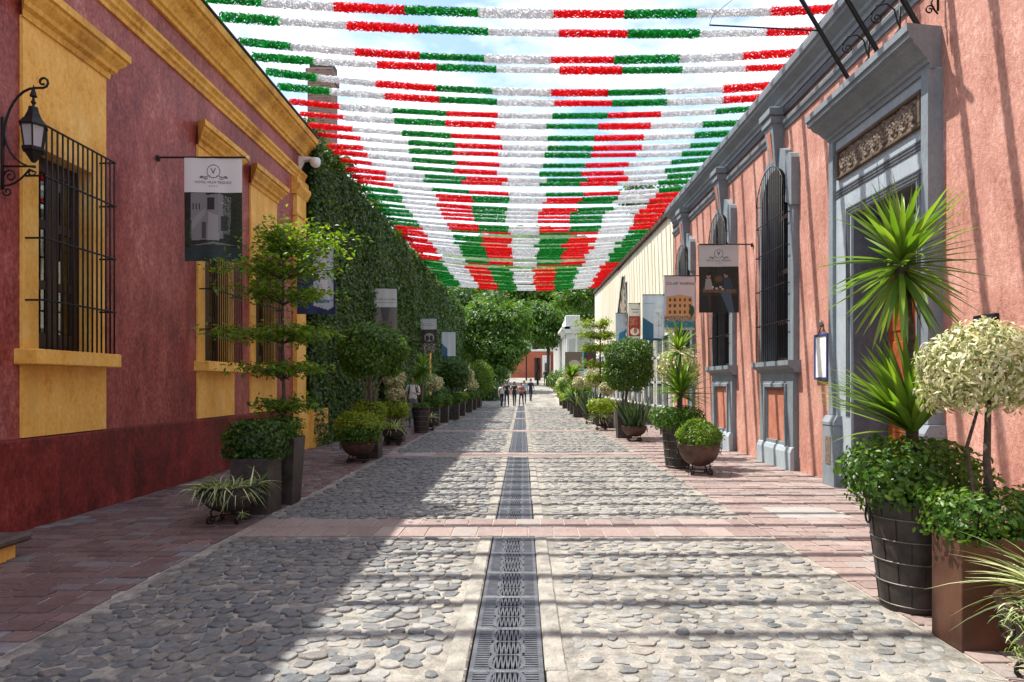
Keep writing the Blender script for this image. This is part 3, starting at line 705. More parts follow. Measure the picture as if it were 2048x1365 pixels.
# wall lantern
ln = thing('wall_lantern', (LX, 7.05, 3.6), 'black iron wall lantern hung from a scrolled bracket beside the barred window', 'lantern')
Y = 7.05; cx = -5.05
b_ = MB(); b_.tube([(X+.03, Y, 3.60), (X+.03, Y, 4.35)], .016, 6)
arcp = [(X+.04+.33*(1-math.cos(t)), Y, 4.10+.55*math.sin(t)) for t in np.linspace(-.1, pi/2, 10)] + spiral((cx+.10, Y, 4.71), .06, 1.1, -pi/2, 'xz', 1, 10, .35)
b_.tube(arcp, .012, 6)
b_.tube([(X+.04+.33*(1-math.cos(t)), Y, 4.25-.42*math.sin(t)) for t in np.linspace(0, pi/2, 8)], .010, 6)
b_.tube([(X+.03, Y, 3.84), (cx+.02, Y, 3.84)], .011, 6)
b_.tube([(X+.03, Y, 3.62)]+[(X+.05+.26*t, Y, 3.64+.17*t*t) for t in np.linspace(0, 1, 6)]+spiral((cx-.02, Y, 3.78), .045, 1.0, 0, 'xz', -1, 8), .010, 6)
b_.tube(spiral((X+.11, Y, 3.74), .07, 1.3, pi, 'xz', -1, 12), .009, 6); b_.tube(spiral((X+.08, Y, 3.58), .05, 1.1, pi, 'xz', 1, 10), .009, 6)
b_.build('bracket', 'iron', ln, True)
R6 = lambda r: r
h_ = MB(); h_.lathe([(.135, 4.245), (.140, 4.26), (.085, 4.33), (.055, 4.40), (.045, 4.45)], 6, (cx, Y, 0)); h_.build('roof', 'iron', ln)
f_ = MB(); f_.lathe([(.012, 4.45), (.012, 4.475), (.026, 4.50), (.012, 4.525), (.012, 4.55), (.036, 4.56), (.006, 4.66), (.006, 4.68)], 8, (cx, Y, 0)); f_.build('finial', 'iron', ln)
c_ = MB(); c_.lathe([(.105, 3.99), (.11, 4.0), (.11, 4.03), (.09, 4.035)], 6, (cx, Y, 0)); c_.lathe([(.02, 3.88), (.09, 3.985), (.10, 3.99)], 6, (cx, Y, 0))
for k_ in range(6):
    w = 2*pi*k_/6; w2 = 2*pi*(k_+1)/6
    c_.tube([(cx+.088*math.cos(w), Y+.088*math.sin(w), 4.03), (cx+.118*math.cos(w), Y+.118*math.sin(w), 4.25)], .008, 5)
    MB().add([(cx+.085*math.cos(w), Y+.085*math.sin(w), 4.035), (cx+.085*math.cos(w2), Y+.085*math.sin(w2), 4.035), (cx+.113*math.cos(w2), Y+.113*math.sin(w2), 4.245), (cx+.113*math.cos(w), Y+.113*math.sin(w), 4.245)], [(0, 1, 2, 3)]).build('pane', 'frosted_glass', ln)
c_.build('cage', 'iron', ln)
# security camera at the corner
sc_ = thing('security_camera', (X+.1, 16.6, 6.95), 'white dome security camera under the end of the ochre cornice', 'camera')
MB().prism([(X, 6.78), (X+.10, 6.98), (X+.30, 7.0), (X+.30, 7.06), (X+.02, 7.08), (X, 7.08)], 'y', 16.45, 16.62).build('bracket', 'white_plastic', sc_)
MB().lathe([(.11, 7.04), (.13, 7.0), (.13, 6.93), (.10, 6.86), (.03, 6.82)], 16, (X+.38, 16.53, 0)).build('dome', 'white_plastic', sc_, True)

# ---------------------------------------------------------------- ivy-covered building
iv = thing('ivy_building', (-5.4, 30, 0), 'tall wall wholly covered in dark green ivy beside the red building', 'building')
plain('ivy_wall', (0.03, 0.04, 0.02), 0.95)
MB().box(-11, -5.42, 16.75, 60, -.2, 7.75).build('wall', 'ivy_wall', iv)
rg = np.random.default_rng(11); n = 130000
u = rg.random(n); Yv = 1/((1/16.85)*(1-u)+(1/60.)*u)
Zv = 7.95*rg.random(n)**0.92
def ivb(y, z): return .07*np.sin(y*.9+z*.8)+.05*np.sin(z*1.3-y*.6+1)+.03*np.sin(y*4.3+z*3.1)
top = np.clip((Zv-7.2)/.75, 0, 1); 
Xv = -5.22+ivb(Yv, Zv)*.9 + rg.normal(0, .065, n) - top**2*.35 + .02*np.maximum(0, 3-Zv)
topw = 7.95+.18*np.sin(Yv*1.3)+.12*np.sin(Yv*3.7+1); Zv = Zv*topw/7.95
m_ = rg.random(n) < .10; Zv[m_] = topw[m_]+rg.normal(0, .10, m_.sum()); Xv[m_] = -5.42-rg.random(m_.sum())**1.5*1.2+rg.normal(0, .1, m_.sum())+.25
keep = ~((Yv > 24) & (Yv < 25.6) & (Zv < 2.6)) & ~((Yv > 33) & (Yv < 34.5) & (Zv < 2.6))
P_ = np.stack([Xv, Yv, Zv], 1)[keep]
nr = np.tile(np.array([[1.0, -.15, .35]]), (len(P_), 1)); nr[m_[keep]] = (0.3, 0, 1)
sz = (.085+.0042*np.clip(P_[:, 1]-16, 0, 50))*rg.uniform(.75, 1.35, len(P_))
o = cloud_obj('ivy', T_nice(.8, .25) if False else T_simple(.85), P_-np.array(iv.location), leaf_frames(nr, .65, .7, rg), sz*.95, 'leaf_ivy', iv, kind='stuff')
# stray shoots along the ridge
MB().prism([(-5.3, 2.75), (-4.75, 2.95), (-4.75, 3.0), (-5.3, 3.35)], 'y', 21.6, 23.0).build('porch_roof', 'stone_cap', iv)
for (a, b) in ((24.1, 25.5), (33.1, 34.4)): MB().box(-5.44, -5.36, a, b, 0, 2.5).build('door', 'wood_dark', iv)
MB().bbox(-5.35, -5.05, 37.2, 37.8, 0, 3.3, .02).build('pilaster', 'ochre', iv)
MB().box(-5.42, -5.15, 16.78, 18.1, -.05, .95).build('low_wall', 'ochre', iv)
# brick chimney behind
ch = thing('brick_chimney', (-8.9, 30.5, 0), 'tall square brick chimney stack rising behind the garlands', 'chimney')
m = MB(); m.prism([(-9.45, 30.0), (-8.40, 30.0), (-8.40, 31.0), (-9.45, 31.0)], 'z', 0, 15.3); m.build('shaft', 'chimney_brick', ch)
MB().bbox(-9.52, -8.33, 29.93, 31.07, 15.0, 15.45, .03).build('collar', 'chimney_brick', ch); MB().bbox(-9.38, -8.40, 30.05, 30.95, 15.45, 15.85, .05).build('cap', 'roof_dark', ch)

# ---------------------------------------------------------------- right building
RX = 5.0; RY0, RY1 = -5.0, 22.5
rb = thing('pink_building', (RX, 12, 0), 'sunlit pink stucco building with grey stone portal and arched barred windows', 'building')
RW = [(12.35, 14.10), (15.95, 17.70), (19.75, 21.50)]
rops = [(a+.25, b-.13, 2.02, 5.25, .50) for a, b in RW]
PD = (8.45, 10.12, 0.16, 4.10, 0)
mb = MB(); wall_panels(mb, RX, RY0, RY1, -.2, 7.0, rops+[(8.3, 10.3, .05, 4.3, 0)], .02)
for q_ in rops: pass
mb.add([(RX, RY1, -.2), (RX+8, RY1, -.2), (RX+8, RY1, 7.3), (RX, RY1, 7.3)], [(0, 1, 2, 3)])
mb.add([(RX, RY0, 7.3), (RX+8, RY0, 7.3), (RX+8, RY1, 7.3), (RX, RY1, 7.3)], [(0, 1, 2, 3)])
mb.add([(RX, RY0, -.2), (RX+8, RY0, -.2), (RX+8, RY0, 7.3), (RX, RY0, 7.3)], [(0, 1, 2, 3)])
mb.build('wall', 'pink_wall', rb)
def mir(prof): return [(RX-p, z) for p, z in prof]
MB().prism(mir([(-.1, 6.86), (.05, 6.86), (.06, 6.93), (.10, 6.96), (.11, 7.02), (.15, 7.05), (.24, 7.12), (.25, 7.17), (.29, 7.19), (.30, 7.28), (.27, 7.31), (.27, 7.36), (-.1, 7.40)]), 'y', RY0, RY1+.1).build('cornice', 'grey_trim', rb)
MB().prism(mir([(.0, 6.70), (.05, 6.70), (.06, 6.80), (.03, 6.855), (0, 6.855)]), 'y', RY0, RY1).build('fascia', 'dark_trim', rb)
sc0 = [RY0]+[v for a, b in RW for v in ((a+b)/2-.26, (a+b)/2+.26)]+[RY1-.02]
for a, b in zip(sc0[0::2], sc0[1::2]):
    MB().prism(mir([(-.05, 6.42), (.03, 6.42), (.035, 6.49), (.07, 6.51), (.08, 6.56), (.05, 6.60), (-.05, 6.62)]), 'y', a, b).build('string_course', 'grey_trim', rb)
for k, (a, b) in enumerate(RW):
    oa, ob, z0, z1, rise = rops[k]; c = (a+b)/2
    # surround: ring following the arch, proud of the wall
    w_ = MB(); pr = .10
    inner = [(oa, z0)]+arch(oa, ob, z1, rise, 14)+[(ob, z0)]
    outer = [(a, z0), ] + arch(a, b, z1+.06, rise+.30, 14)+[(b, z0)]
    n = len(inner)
    V = [(RX-pr, p[0], p[1]) for p in inner]+[(RX-pr, p[0], p[1]) for p in outer]+[(RX+.30, p[0], p[1]) for p in inner]+[(RX, p[0], p[1]) for p in outer]
    F = []
    for i in range(n-1): F += [(i, i+1, n+i+1, n+i), (n+i, n+i+1, 3*n+i+1, 3*n+i)]
    w_.add(V, F); w = w_.build('window', 'grey_trim', rb)
    MB().add(V, [(i, i+1, 2*n+i+1, 2*n+i) for i in range(n-1)]).build('reveal', 'shade_grey', w)  # shade inside the arch painted into the inner faces
    # shoulder block on the near side of the arch
    sh_ = [(a-.03, z1-.42), (a+.25, z1-.30), (a+.25, z1+.42), (a+.22, z1+.50), (a+.16, z1+.56), (a+.08, z1+.56), (a+.01, z1+.52), (a-.03, z1+.44)]
    MB().prism(sh_, 'x', RX-.15, RX).build('shoulder', 'grey_trim', w)
    # tapered keystone bracket up to the cornice
    m = MB(); V = []
    for (zz, hw, dp) in ((z1+rise-.05, .13, .14), (6.55, .22, .24)):
        V += [(RX, c-hw, zz), (RX-dp, c-hw, zz), (RX-dp, c+hw, zz), (RX, c+hw, zz)]
    m.add(V, [(0, 1, 2, 3), (4, 5, 6, 7), (0, 1, 5, 4), (1, 2, 6, 5), (2, 3, 7, 6), (3, 0, 4, 7)]); ks = m.build('keystone', 'grey_trim', w)
    MB().bbox(RX-.28, RX, c-.25, c+.25, 6.55, 6.70, .02).build('keystone_cap', 'grey_trim', w); MB().bbox(RX-.32, RX, c-.29, c+.29, 6.70, 6.85, .02).build('keystone_cap', 'grey_trim', w)
    m = MB(); V = []
    for (zz, hw, dp) in ((z1+rise+.10, .045, .163), (6.45, .10, .245)): V += [(RX-dp, c-hw, zz), (RX-dp, c+hw, zz)]
    m.add(V, [(0, 1, 3, 2)]); m.build('keystone_panel', 'orange_panel', w)
    # sill
    MB().prism(mir([(-.05, 1.80), (.11, 1.80), (.13, 1.86), (.19, 1.89), (.24, 1.93), (.24, 2.02), (-.3, 2.03)]), 'y', a-.10, b+.10).build('sill', 'grey_trim', w)
    # panel below: frame, inset, base
    m = MB(); pa, pb = a+.02, b-.02
    wall_panels(m, RX-.10, pa, pb, .0, 1.80, [(pa+.36, pb-.36, .50, 1.50, 0)], .07)
    for yy in (pa, pb): m.add([(RX, yy, 0), (RX-.10, yy, 0), (RX-.10, yy, 1.80), (RX, yy, 1.80)], [(0, 1, 2, 3)])
    m.build('apron', 'grey_trim', w)
    MB().box(RX-.06, RX-.05, pa+.30, pb-.30, .44, 1.56).build('apron_panel', 'orange_panel', w)
    wall_fr = MB(); f0 = pa+.28; f1 = pb-.28
    for (ya, yb, za, zb) in ((f0, f1, 1.52, 1.60), (f0, f0+.06, .42, 1.52), (f1-.06, f1, .42, 1.52)): wall_fr.bbox(RX-.135, RX-.09, ya, yb, za, zb, .01)
    wall_fr.build('apron_moulding', 'grey_trim', w)
    MB().prism(mir([(.09, -.02), (.16, -.02), (.16, .34), (.13, .42), (.09, .44)]), 'y', pa-.03, pb+.03).build('apron_base', 'pale_trim', w)
    # joinery
    fx = RX+.20
    F_ = MB()
    for yy in (oa, (oa+ob)/2-.04, ob-.08): F_.box(fx, fx+.05, yy, yy+.08, z0, z1+rise)
    for zz in (z0, z0+.75, z0+1.75, z1-.4, z1): F_.box(fx-.003, fx+.047, oa, ob, zz, zz+.09)
    F_.build('frame', 'wood_dark', w)
    for (l0, l1) in ((oa+.08, (oa+ob)/2-.04), ((oa+ob)/2+.04, ob-.08)):
        for (za, zb) in ((z0+.09, z0+.75), (z0+.84, z0+1.75), (z0+1.84, z1-.4), (z1-.31, z1), (z1+.09, z1+rise)): MB().box(fx+.02, fx+.028, l0, l1, za, zb).build('pane', 'pane_glass', w)
    R_ = MB(); x0 = fx+.06
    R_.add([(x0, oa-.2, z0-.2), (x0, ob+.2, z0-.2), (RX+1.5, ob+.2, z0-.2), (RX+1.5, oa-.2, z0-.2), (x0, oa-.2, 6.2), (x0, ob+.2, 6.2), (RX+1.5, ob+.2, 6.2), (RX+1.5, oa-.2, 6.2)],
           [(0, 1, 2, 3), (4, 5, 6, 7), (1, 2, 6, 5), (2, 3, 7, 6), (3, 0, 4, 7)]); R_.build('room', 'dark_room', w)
    grille(w, RX-.20, RX-.05, oa-.05, ob+.05, 2.03, z1-.05, 15, (2.75, 3.45, 4.15, 4.75), rise+.08)

# portal
po = MB(); a, b = 8.12, 10.75; xf = RX-.13
da, db, dz0, dz1, _ = PD
wall_panels(po, xf, a, b, .0, 5.36, [(da, db, 0.0, dz1, 0), ], .45)
for yy in (a, b): po.add([(RX, yy, 0), (xf, yy, 0), (xf, yy, 5.36), (RX, yy, 5.36)], [(0, 1, 2, 3)])
portal = po.build('portal', 'pale_trim', rb)
for (ya, yb) in ((a-.005, a+.14), (b-.14, b+.005)):
    MB().bbox(xf-.05, RX, ya, yb, 1.10, 5.355, .01).build('pilaster', 'grey_trim', portal)
for i in range(3):
    MB().box(xf-.014, xf+.01, a+.15, b-.15, 4.46+i*.045, 4.484+i*.045).build('moulding', 'dark_trim', portal)
    MB().box(xf-.014, xf+.01, da-.14+i*.04, db+.14-i*.04, 4.11+(2-i)*.045, 4.132+(2-i)*.045).build('moulding', 'dark_trim', portal)
    MB().box(xf-.012, xf+.01, da-.14+i*.045, da-.118+i*.045, 1.1, 4.11+(2-i)*.045).build('moulding', 'dark_trim', portal)
    MB().box(xf-.012, xf+.01, db+.118-i*.045, db+.14-i*.045, 1.1, 4.11+(2-i)*.045).build('moulding', 'dark_trim', portal)
# mitred cornice
P = mir([(.0, 5.34), (.16, 5.34), (.17, 5.40), (.20, 5.41), (.21, 5.45), (.25, 5.47), (.30, 5.53), (.40, 5.60), (.42, 5.64), (.47, 5.66), (.47, 5.72), (.50, 5.73), (.50, 5.82), (.0, 5.86)])
n = len(P); m = MB(); V = [(p, a-(RX-p)*.30+.02, z) for p, z in P]+[(p, b+(RX-p)*.30-.02, z) for p, z in P]
m.add(V, [tuple(range(n))[::-1], tuple(range(n, 2*n))]+[(i, (i+1) % n, n+(i+1) % n, n+i) for i in range(n)]); m.build('portal_cornice', 'grey_trim', portal)
# carved frieze
fa, fb, fz0, fz1 = 8.30, 10.52, 4.72, 5.18
m = MB()
for (ya, yb, za, zb) in ((fa, fb, fz1-.05, fz1), (fa, fb, fz0, fz0+.05), (fa, fa+.05, fz0+.05, fz1-.05), (fb-.05, fb, fz0+.05, fz1-.05)): m.bbox(xf-.045, xf+.01, ya, yb, za, zb, .01)
plain('carved', (0.145, 0.108, 0.078), 0.85, var=0.5, scale=18, bmp=0.6); plain('carved_frame', (0.10, 0.065, 0.04), 0.85, var=0.4)
fz = m.build('frieze', 'carved_frame', portal)
m = MB(); ny, nzz = 200, 30
V = []
for j in range(nzz+1):
    for i in range(ny+1):
        u, v = i/ny, j/nzz; yy = fa+.05+(fb-fa-.1)*u; zz = fz0+.05+(fz1-fz0-.1)*v
        s = u*9; cxx = (s % 1)-.5; cy = v-.5; r = math.hypot(cxx*1.05, cy); th = math.atan2(cy, cxx)*(1 if int(s) % 2 else -1)
        hgt = .5+.5*math.sin(r*26 + th*1.0) ; hgt *= max(0, 1-(r/.62)**4); hgt += .25*math.sin(yy*57+zz*31)*math.sin(zz*83-yy*22)
        V.append((xf-.004-.034*max(0, hgt), yy, zz))
m.add(V, [(j*(ny+1)+i, j*(ny+1)+i+1, (j+1)*(ny+1)+i+1, (j+1)*(ny+1)+i) for j in range(nzz) for i in range(ny)]); m.build('carving', 'carved', fz, True)
# plinths
for (ya, yb) in ((a-.06, a+.34), (b-.34, b+.06)):
    m = MB(); m.bbox(xf-.12, RX, ya, yb, -.02, .96, .012); m.prism([(xf-.13, .955), (xf-.13, 1.0), (xf-.07, 1.10), (RX, 1.10), (RX, .955)], 'y', ya-.01, yb+.01); m.build('plinth', 'grey_trim', portal)
    MB().bbox(xf-.126, xf-.10, ya+.11, yb-.11, .34, .78, .004).build('plinth_panel', 'carved', portal)
MB().bbox(xf-.02, RX+1.0, da+.0, db, -.05, .15, .015).build('door_step', 'pale_slab', portal)
# deep reveal, dark passage, door leaf
m = MB(); m.add([(xf+.449, da, .15), (RX+1.3, da, .15), (RX+1.3, da, dz1), (xf+.449, da, dz1), (xf+.449, db, .15), (RX+1.3, db, .15), (RX+1.3, db, dz1), (xf+.449, db, dz1)], [(0, 1, 2, 3), (4, 5, 6, 7), (3, 2, 6, 7)]); m.build('jamb', 'shade_grey', portal)  # passage sides, their shade put into the grey
for (y0, y1) in ((da+.002, da+.02), (db-.02, db-.002)): MB().box(xf+.03, xf+.448, y0, y1, .152, dz1-.022).build('jamb_shade', 'shade_grey', portal)  # thin added sheets carrying the jamb's shade as dark colour
MB().box(xf+.03, xf+.448, da+.002, db-.002, dz1-.02, dz1-.002).build('jamb_shade', 'shade_grey', portal)
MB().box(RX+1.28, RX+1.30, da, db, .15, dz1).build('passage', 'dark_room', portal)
dl = MB()
dl.bbox(RX+.40, RX+.46, da+.86, db-.03, .16, 3.2, .01); dlo = dl.build('door', 'wood_door', portal)
for (za, zb) in ((.35, 1.2), (1.35, 2.2), (2.35, 3.05)): MB().bbox(RX+.385, RX+.41, da+.96, db-.13, za, zb, .01).build('door_panel', 'wood_door', dlo)
MB().bbox(RX+.40, RX+.47, da+.02, db-.02, 3.22, 3.32, .01).build('transom', 'wood_dark', portal)
dl = MB(); dl.bbox(RX+.50, RX+.56, da+.02, da+.82, .16, 3.2, .01); dl.build('door', 'wood_dark', portal)

# flag poles over the portal
for k, (yy, L, lab) in enumerate(((9.72, 2.6, 'slanting black flagpole with a thin rod and wire above the portal cornice'), (8.92, 2.4, 'slanting black flagpole between two others above the portal cornice'), (8.10, 2.3, 'slanting black flagpole at the corner of the portal cornice'))):
    fp = thing('flagpole', (4.72, yy, 5.82), lab, 'flagpole', 'flagpoles above the portal')
    d = Vector((-.51, 0, .86)); p0 = Vector((4.72, yy, 5.80))
    MB().tube([p0, p0+d*L], .030, 8).build('pole', 'iron', fp)
    s_ = MB(); q = p0+d*.62
    s_.tube([(4.93, yy, 6.02), (4.93, yy, 6.62)], .014, 6)
    s_.tube([(4.93-.10*math.sin(t*pi*2)*.8-.0, yy, 5.98+.52*t) for t in np.linspace(0, 1, 9)][:5]+[(4.90, yy, 6.32), (4.86, yy, 6.48), (4.76, yy, 6.56), (4.62, yy, 6.53), (4.55, yy, 6.42)], .010, 6)
    s_.tube(spiral((4.63, yy, 6.37), .085, 1.3, pi*.75, 'xz', 1, 12), .009, 6); s_.tube(spiral((4.83, yy, 6.03), .06, 1.3, 0, 'xz', 1, 12), .009, 6)
    s_.build('scroll_bracket', 'iron', fp, True)
    if k == 0:
        MB().tube([(4.24, yy, 6.62), (2.66, yy, 6.70)], .011, 6).build('rod', 'iron', fp)
        MB().tube([(2.66, yy, 6.70), (2.70, yy, 6.82), (2.85, yy, 6.95), (3.10, yy, 7.15), (3.6, yy, 7.9)], .004, 4).build('wire', 'iron', fp)
# menu board
mn = thing('menu_board', (RX, 11.35, 1.67), 'white menu board in a blue frame hung from a hook on pink wall', 'board')
m = MB()
for (ya, yb, za, zb) in ((11.1, 11.6, 1.66, 1.70), (11.1, 11.6, 2.38, 2.42), (11.1, 11.14, 1.70, 2.38), (11.56, 11.6, 1.70, 2.38)): m.bbox(RX-.05, RX+.005, ya, yb, za, zb, .005)
m.build('frame', 'blue_paint', mn); MB().box(RX-.035, RX, 11.13, 11.57, 1.69, 2.39).build('sheet', 'paper_white', mn)
MB().tube([(RX-.02, 11.2, 2.42), (RX-.02, 11.35, 2.56), (RX-.02, 11.5, 2.42)], .008, 5).build('hanger', 'iron', mn)
MB().lathe([(.01, 0), (.035, .03), (.03, .09), (.012, .12)], 8, (RX-.04, 11.35, 2.53)).build('hook', 'seam', mn)
eb = thing('meter_box', (RX, 7.35, 2.0), 'small black meter box with panelled door set in the pink wall', 'meter box')
MB().bbox(RX-.05, RX+.02, 7.16, 7.50, 2.05, 2.34, .008).build('body', 'iron', eb)
for (ya, yb) in ((7.19, 7.32), (7.34, 7.47)): MB().bbox(RX-.062, RX-.04, ya, yb, 2.09, 2.30, .006).build('door', 'dark_trim', eb)
MB().box(RX-.066, RX-.060, 7.385, 7.42, 2.24, 2.27).build('latch', 'leaf_mid', eb)

# ---------------------------------------------------------------- cream boarded building
cb = thing('cream_building', (RX, 35, 0), 'cream building with tall vertical boards under a rusty roof edge', 'building')
MB().box(5.05, 14, 22.55, 47, -.2, 7.5).build('wall', 'cream_board', cb)
me = MB().bbox(-.06, 0, -.25, .25, 0, 1, .003).mesh('board', 'cream_board'); y = 22.6; k = 0
while y < 46.9:
    zt = 7.28+ (y-22.5)*.02; z0 = 3.55
    if not (31.9 < y < 35.7):
        linkobj('board', me, cb, (5.045-RX-.0+RX-5.0+random.uniform(-.004, .004), y+.25-35, z0), None, (1, .99, zt-z0))
    y += .51
# torn strip: bare studs and masonry between the boards
plain('ribs', (0.30, 0.25, 0.17), 0.85, var=0.5, scale=6)
GAP = [(36.0, 3.55), (35.5, 5.2), (33.9, 6.9), (33.2, 6.75), (32.6, 5.4), (32.2, 3.55)]
MB().add([(5.04, yy, zz) for yy, zz in GAP], [tuple(range(len(GAP)))]).build('masonry', 'ribs', cb)
for k in range(7):
    y0 = 31.92+k*.58; y1 = y0+.575
    zb = max(np.interp(q, [32.2, 32.6, 33.2, 33.9, 35.5, 36.0], [3.55, 5.4, 6.75, 6.9, 5.2, 3.55]) for q in (y0, y1))
    if zb < 7.3: MB().bbox(4.985, 5.043, y0, y1, zb, 7.45, .006).build('board', 'cream_board', cb)
for k, zz in enumerate(np.arange(3.7, 6.5, .36)):
    y0 = float(np.interp(zz, [3.55, 5.4, 6.75], [32.2, 32.6, 33.2])); MB().bbox(4.98, 5.05, y0, y0+.75, zz, zz+.17, .01).build('rung', 'stone_cap', cb)
MB().tube([(4.975, yy, zz) for yy, zz in GAP], .05, 5).build('edge_batten', 'dark_trim', cb)
m = MB(); V = []
for (yy, zz) in ((22.5, 7.28), (47.0, 7.78)): V += [(5.3, yy, zz-.02), (4.86, yy, zz-.02), (4.84, yy, zz+.12), (5.3, yy, zz+.16)]
m.add(V, [(0, 1, 2, 3), (4, 5, 6, 7), (0, 1, 5, 4), (1, 2, 6, 5), (2, 3, 7, 6)]); m.build('roof_edge', 'roof_rust', cb)
MB().box(4.97, 5.06, 22.55, 47, 3.45, 3.56).build('ledge', 'white_stone', cb)
for k in range(9):
    ya = 23.0+k*2.65
    fr_ = MB()
    for yy in (ya, ya+1.08, ya+2.16): fr_.box(4.94, 5.04, yy, yy+.09, .75, 3.3)
    for zz in (.72, 1.6, 2.5, 3.26): fr_.box(4.945, 5.035, ya, ya+2.25, zz, zz+.08)
    f = fr_.build('window', 'white_stone', cb); MB().box(5.0, 5.045, ya+.02, ya+2.2, .75, 3.3).build('pane', 'dark_trim', f)
MB().box(4.93, 5.06, 22.56, 47, -.05, .70).build('base', 'dark_trim', cb)

# ---------------------------------------------------------------- far end of the street
wb = thing('white_building', (4.1, 62, 0.8), 'white neoclassical building with pilasters and balustrade at the far end', 'building')
MB().box(4.1, 14, 62, 92, 0, 7.2).build('wall', 'white_stone', wb)
MB().box(4.98, 14.1, 61.93, 61.995, .5, 6.5).build('end_wall', 'sage_wall', wb)
MB().bbox(3.98, 4.98, 61.8, 62.5, 0, 6.1, .02).build('pilaster', 'white_stone', wb); MB().box(4.2, 4.78, 61.77, 61.81, 1.4, 5.6).build('panel', 'sage_wall', wb)
MB().prism([(4.3, 6.1), (3.85, 6.1), (3.8, 6.35), (3.55, 6.5), (3.55, 6.7), (4.3, 6.75)], 'y', 61.6, 92).build('cornice', 'white_stone', wb)
MB().prism([(61.99, 6.1), (61.7, 6.1), (61.6, 6.5), (61.6, 6.72), (61.99, 6.74)], 'x', 3.8, 14).build('end_cornice', 'white_stone', wb)
MB().bbox(3.95, 4.4, 61.75, 92, 6.75, 7.5, .02).build('parapet', 'white_stone', wb); MB().bbox(3.9, 5.2, 61.7, 63.2, 6.75, 7.75, .03).build('parapet_block', 'white_stone', wb)
for k in range(9):
    yy = 64.3+k*3.1
    MB().bbox(3.92, 4.1, yy-.28, yy+.28, 0, 6.1, .02).build('pilaster', 'white_stone', wb)
    w = MB().box(4.05, 4.09, yy+.7, yy+2.3, 2.5, 5.6).build('window', 'white_stone', wb); MB().box(4.03, 4.052, yy+.85, yy+2.15, 2.6, 5.45).build('pane', 'dark_trim', w)
rw = thing('red_wall', (1.5, 88, 2.28), 'low red brick coloured wall closing the far end of the street', 'wall')
MB().box(-1.5, 5.5, 88, 89, 2.2, 5.7).build('wall', 'far_red', rw); MB().bbox(-1.6, 5.6, 87.9, 89.1, 5.7, 5.95, .05).build('coping', 'white_stone', rw)
MB().box(2.55, 3.6, 87.9, 88.02, 2.28, 5.2).build('gate', 'paper_white', rw); MB().box(2.85, 3.2, 87.86, 87.95, 2.28, 4.2).build('door', 'dark_trim', rw)
lp = thing('lamp_post', (.45, 80, 1.9), 'slim black post standing before the far red wall', 'post'); MB().tube([(.45, 80, 1.8), (.45, 80, 5.4)], [.10, .07], 8).build('pole', 'iron', lp); MB().lathe([(.16, 5.3), (.22, 5.5), (.10, 5.7)], 8, (.45, 80, 0)).build('lamp_head', 'iron', lp)
sp = thing('dark_panel', (1.6, 72, 1.5), 'tall dark brown panel sculpture on a stub post in the street', 'sculpture')
MB().bbox(1.25, 1.92, 71.9, 72.05, 1.9, 4.3, .02).build('panel', 'rust_bowl', sp); MB().tube([(1.6, 71.98, 1.4), (1.6, 71.98, 2.0)], .12, 8).build('post', 'iron', sp)
MB().tube([(1.55, 71.87, 2.0), (1.48, 71.87, 2.6), (1.68, 71.87, 3.2), (1.55, 71.87, 3.9), (1.62, 71.87, 4.25)], .06, 5).build('relief', 'iron', sp)

# ================================================================ GARLANDS
SEG = 1.17
def garland_seg(seed, mat):
    """tube of overlapping scalloped paper rosettes, open between the scales"""
    rg = np.random.default_rng(seed); V = []; F = []
    nr, npz = 27, 7; s = SEG/nr
    for i in range(nr):
        x = (i+.5)*s; off = (i % 2)*pi/npz+rg.normal(0, .10); R0 = .067*rg.uniform(.92, 1.06)
        for j in range(npz):
            a = off+2*pi*j/npz+rg.normal(0, .06); o = len(V); lift = rg.uniform(.25, .6)*(1 if rg.random() < .5 else -1); tw = rg.normal(0, .25)
            pr = .0295*rg.uniform(.85, 1.15)
            ca, sa = math.cos(a), math.sin(a)
            V.append((x, (R0+.004)*ca, (R0+.004)*sa))
            for q in range(6):
                w = 2*pi*q/6+tw; u, v = pr*math.cos(w), pr*1.05*math.sin(w); r = R0-v*v*6+u*lift+rg.normal(0, .004)
                V.append((x+u, r*ca-v*sa, r*sa+v*ca))
            F += [(o, o+1+q, o+1+(q+1) % 6) for q in range(6)]
    return np_mesh('streamer_segment', np.array(V), np.array(F), mat)
SEGM = {c: [garland_seg(10*i+j, 'foil_'+c) for j in range(2)] for i, c in enumerate(('green', 'white', 'red'))}
rg = np.random.default_rng(21)
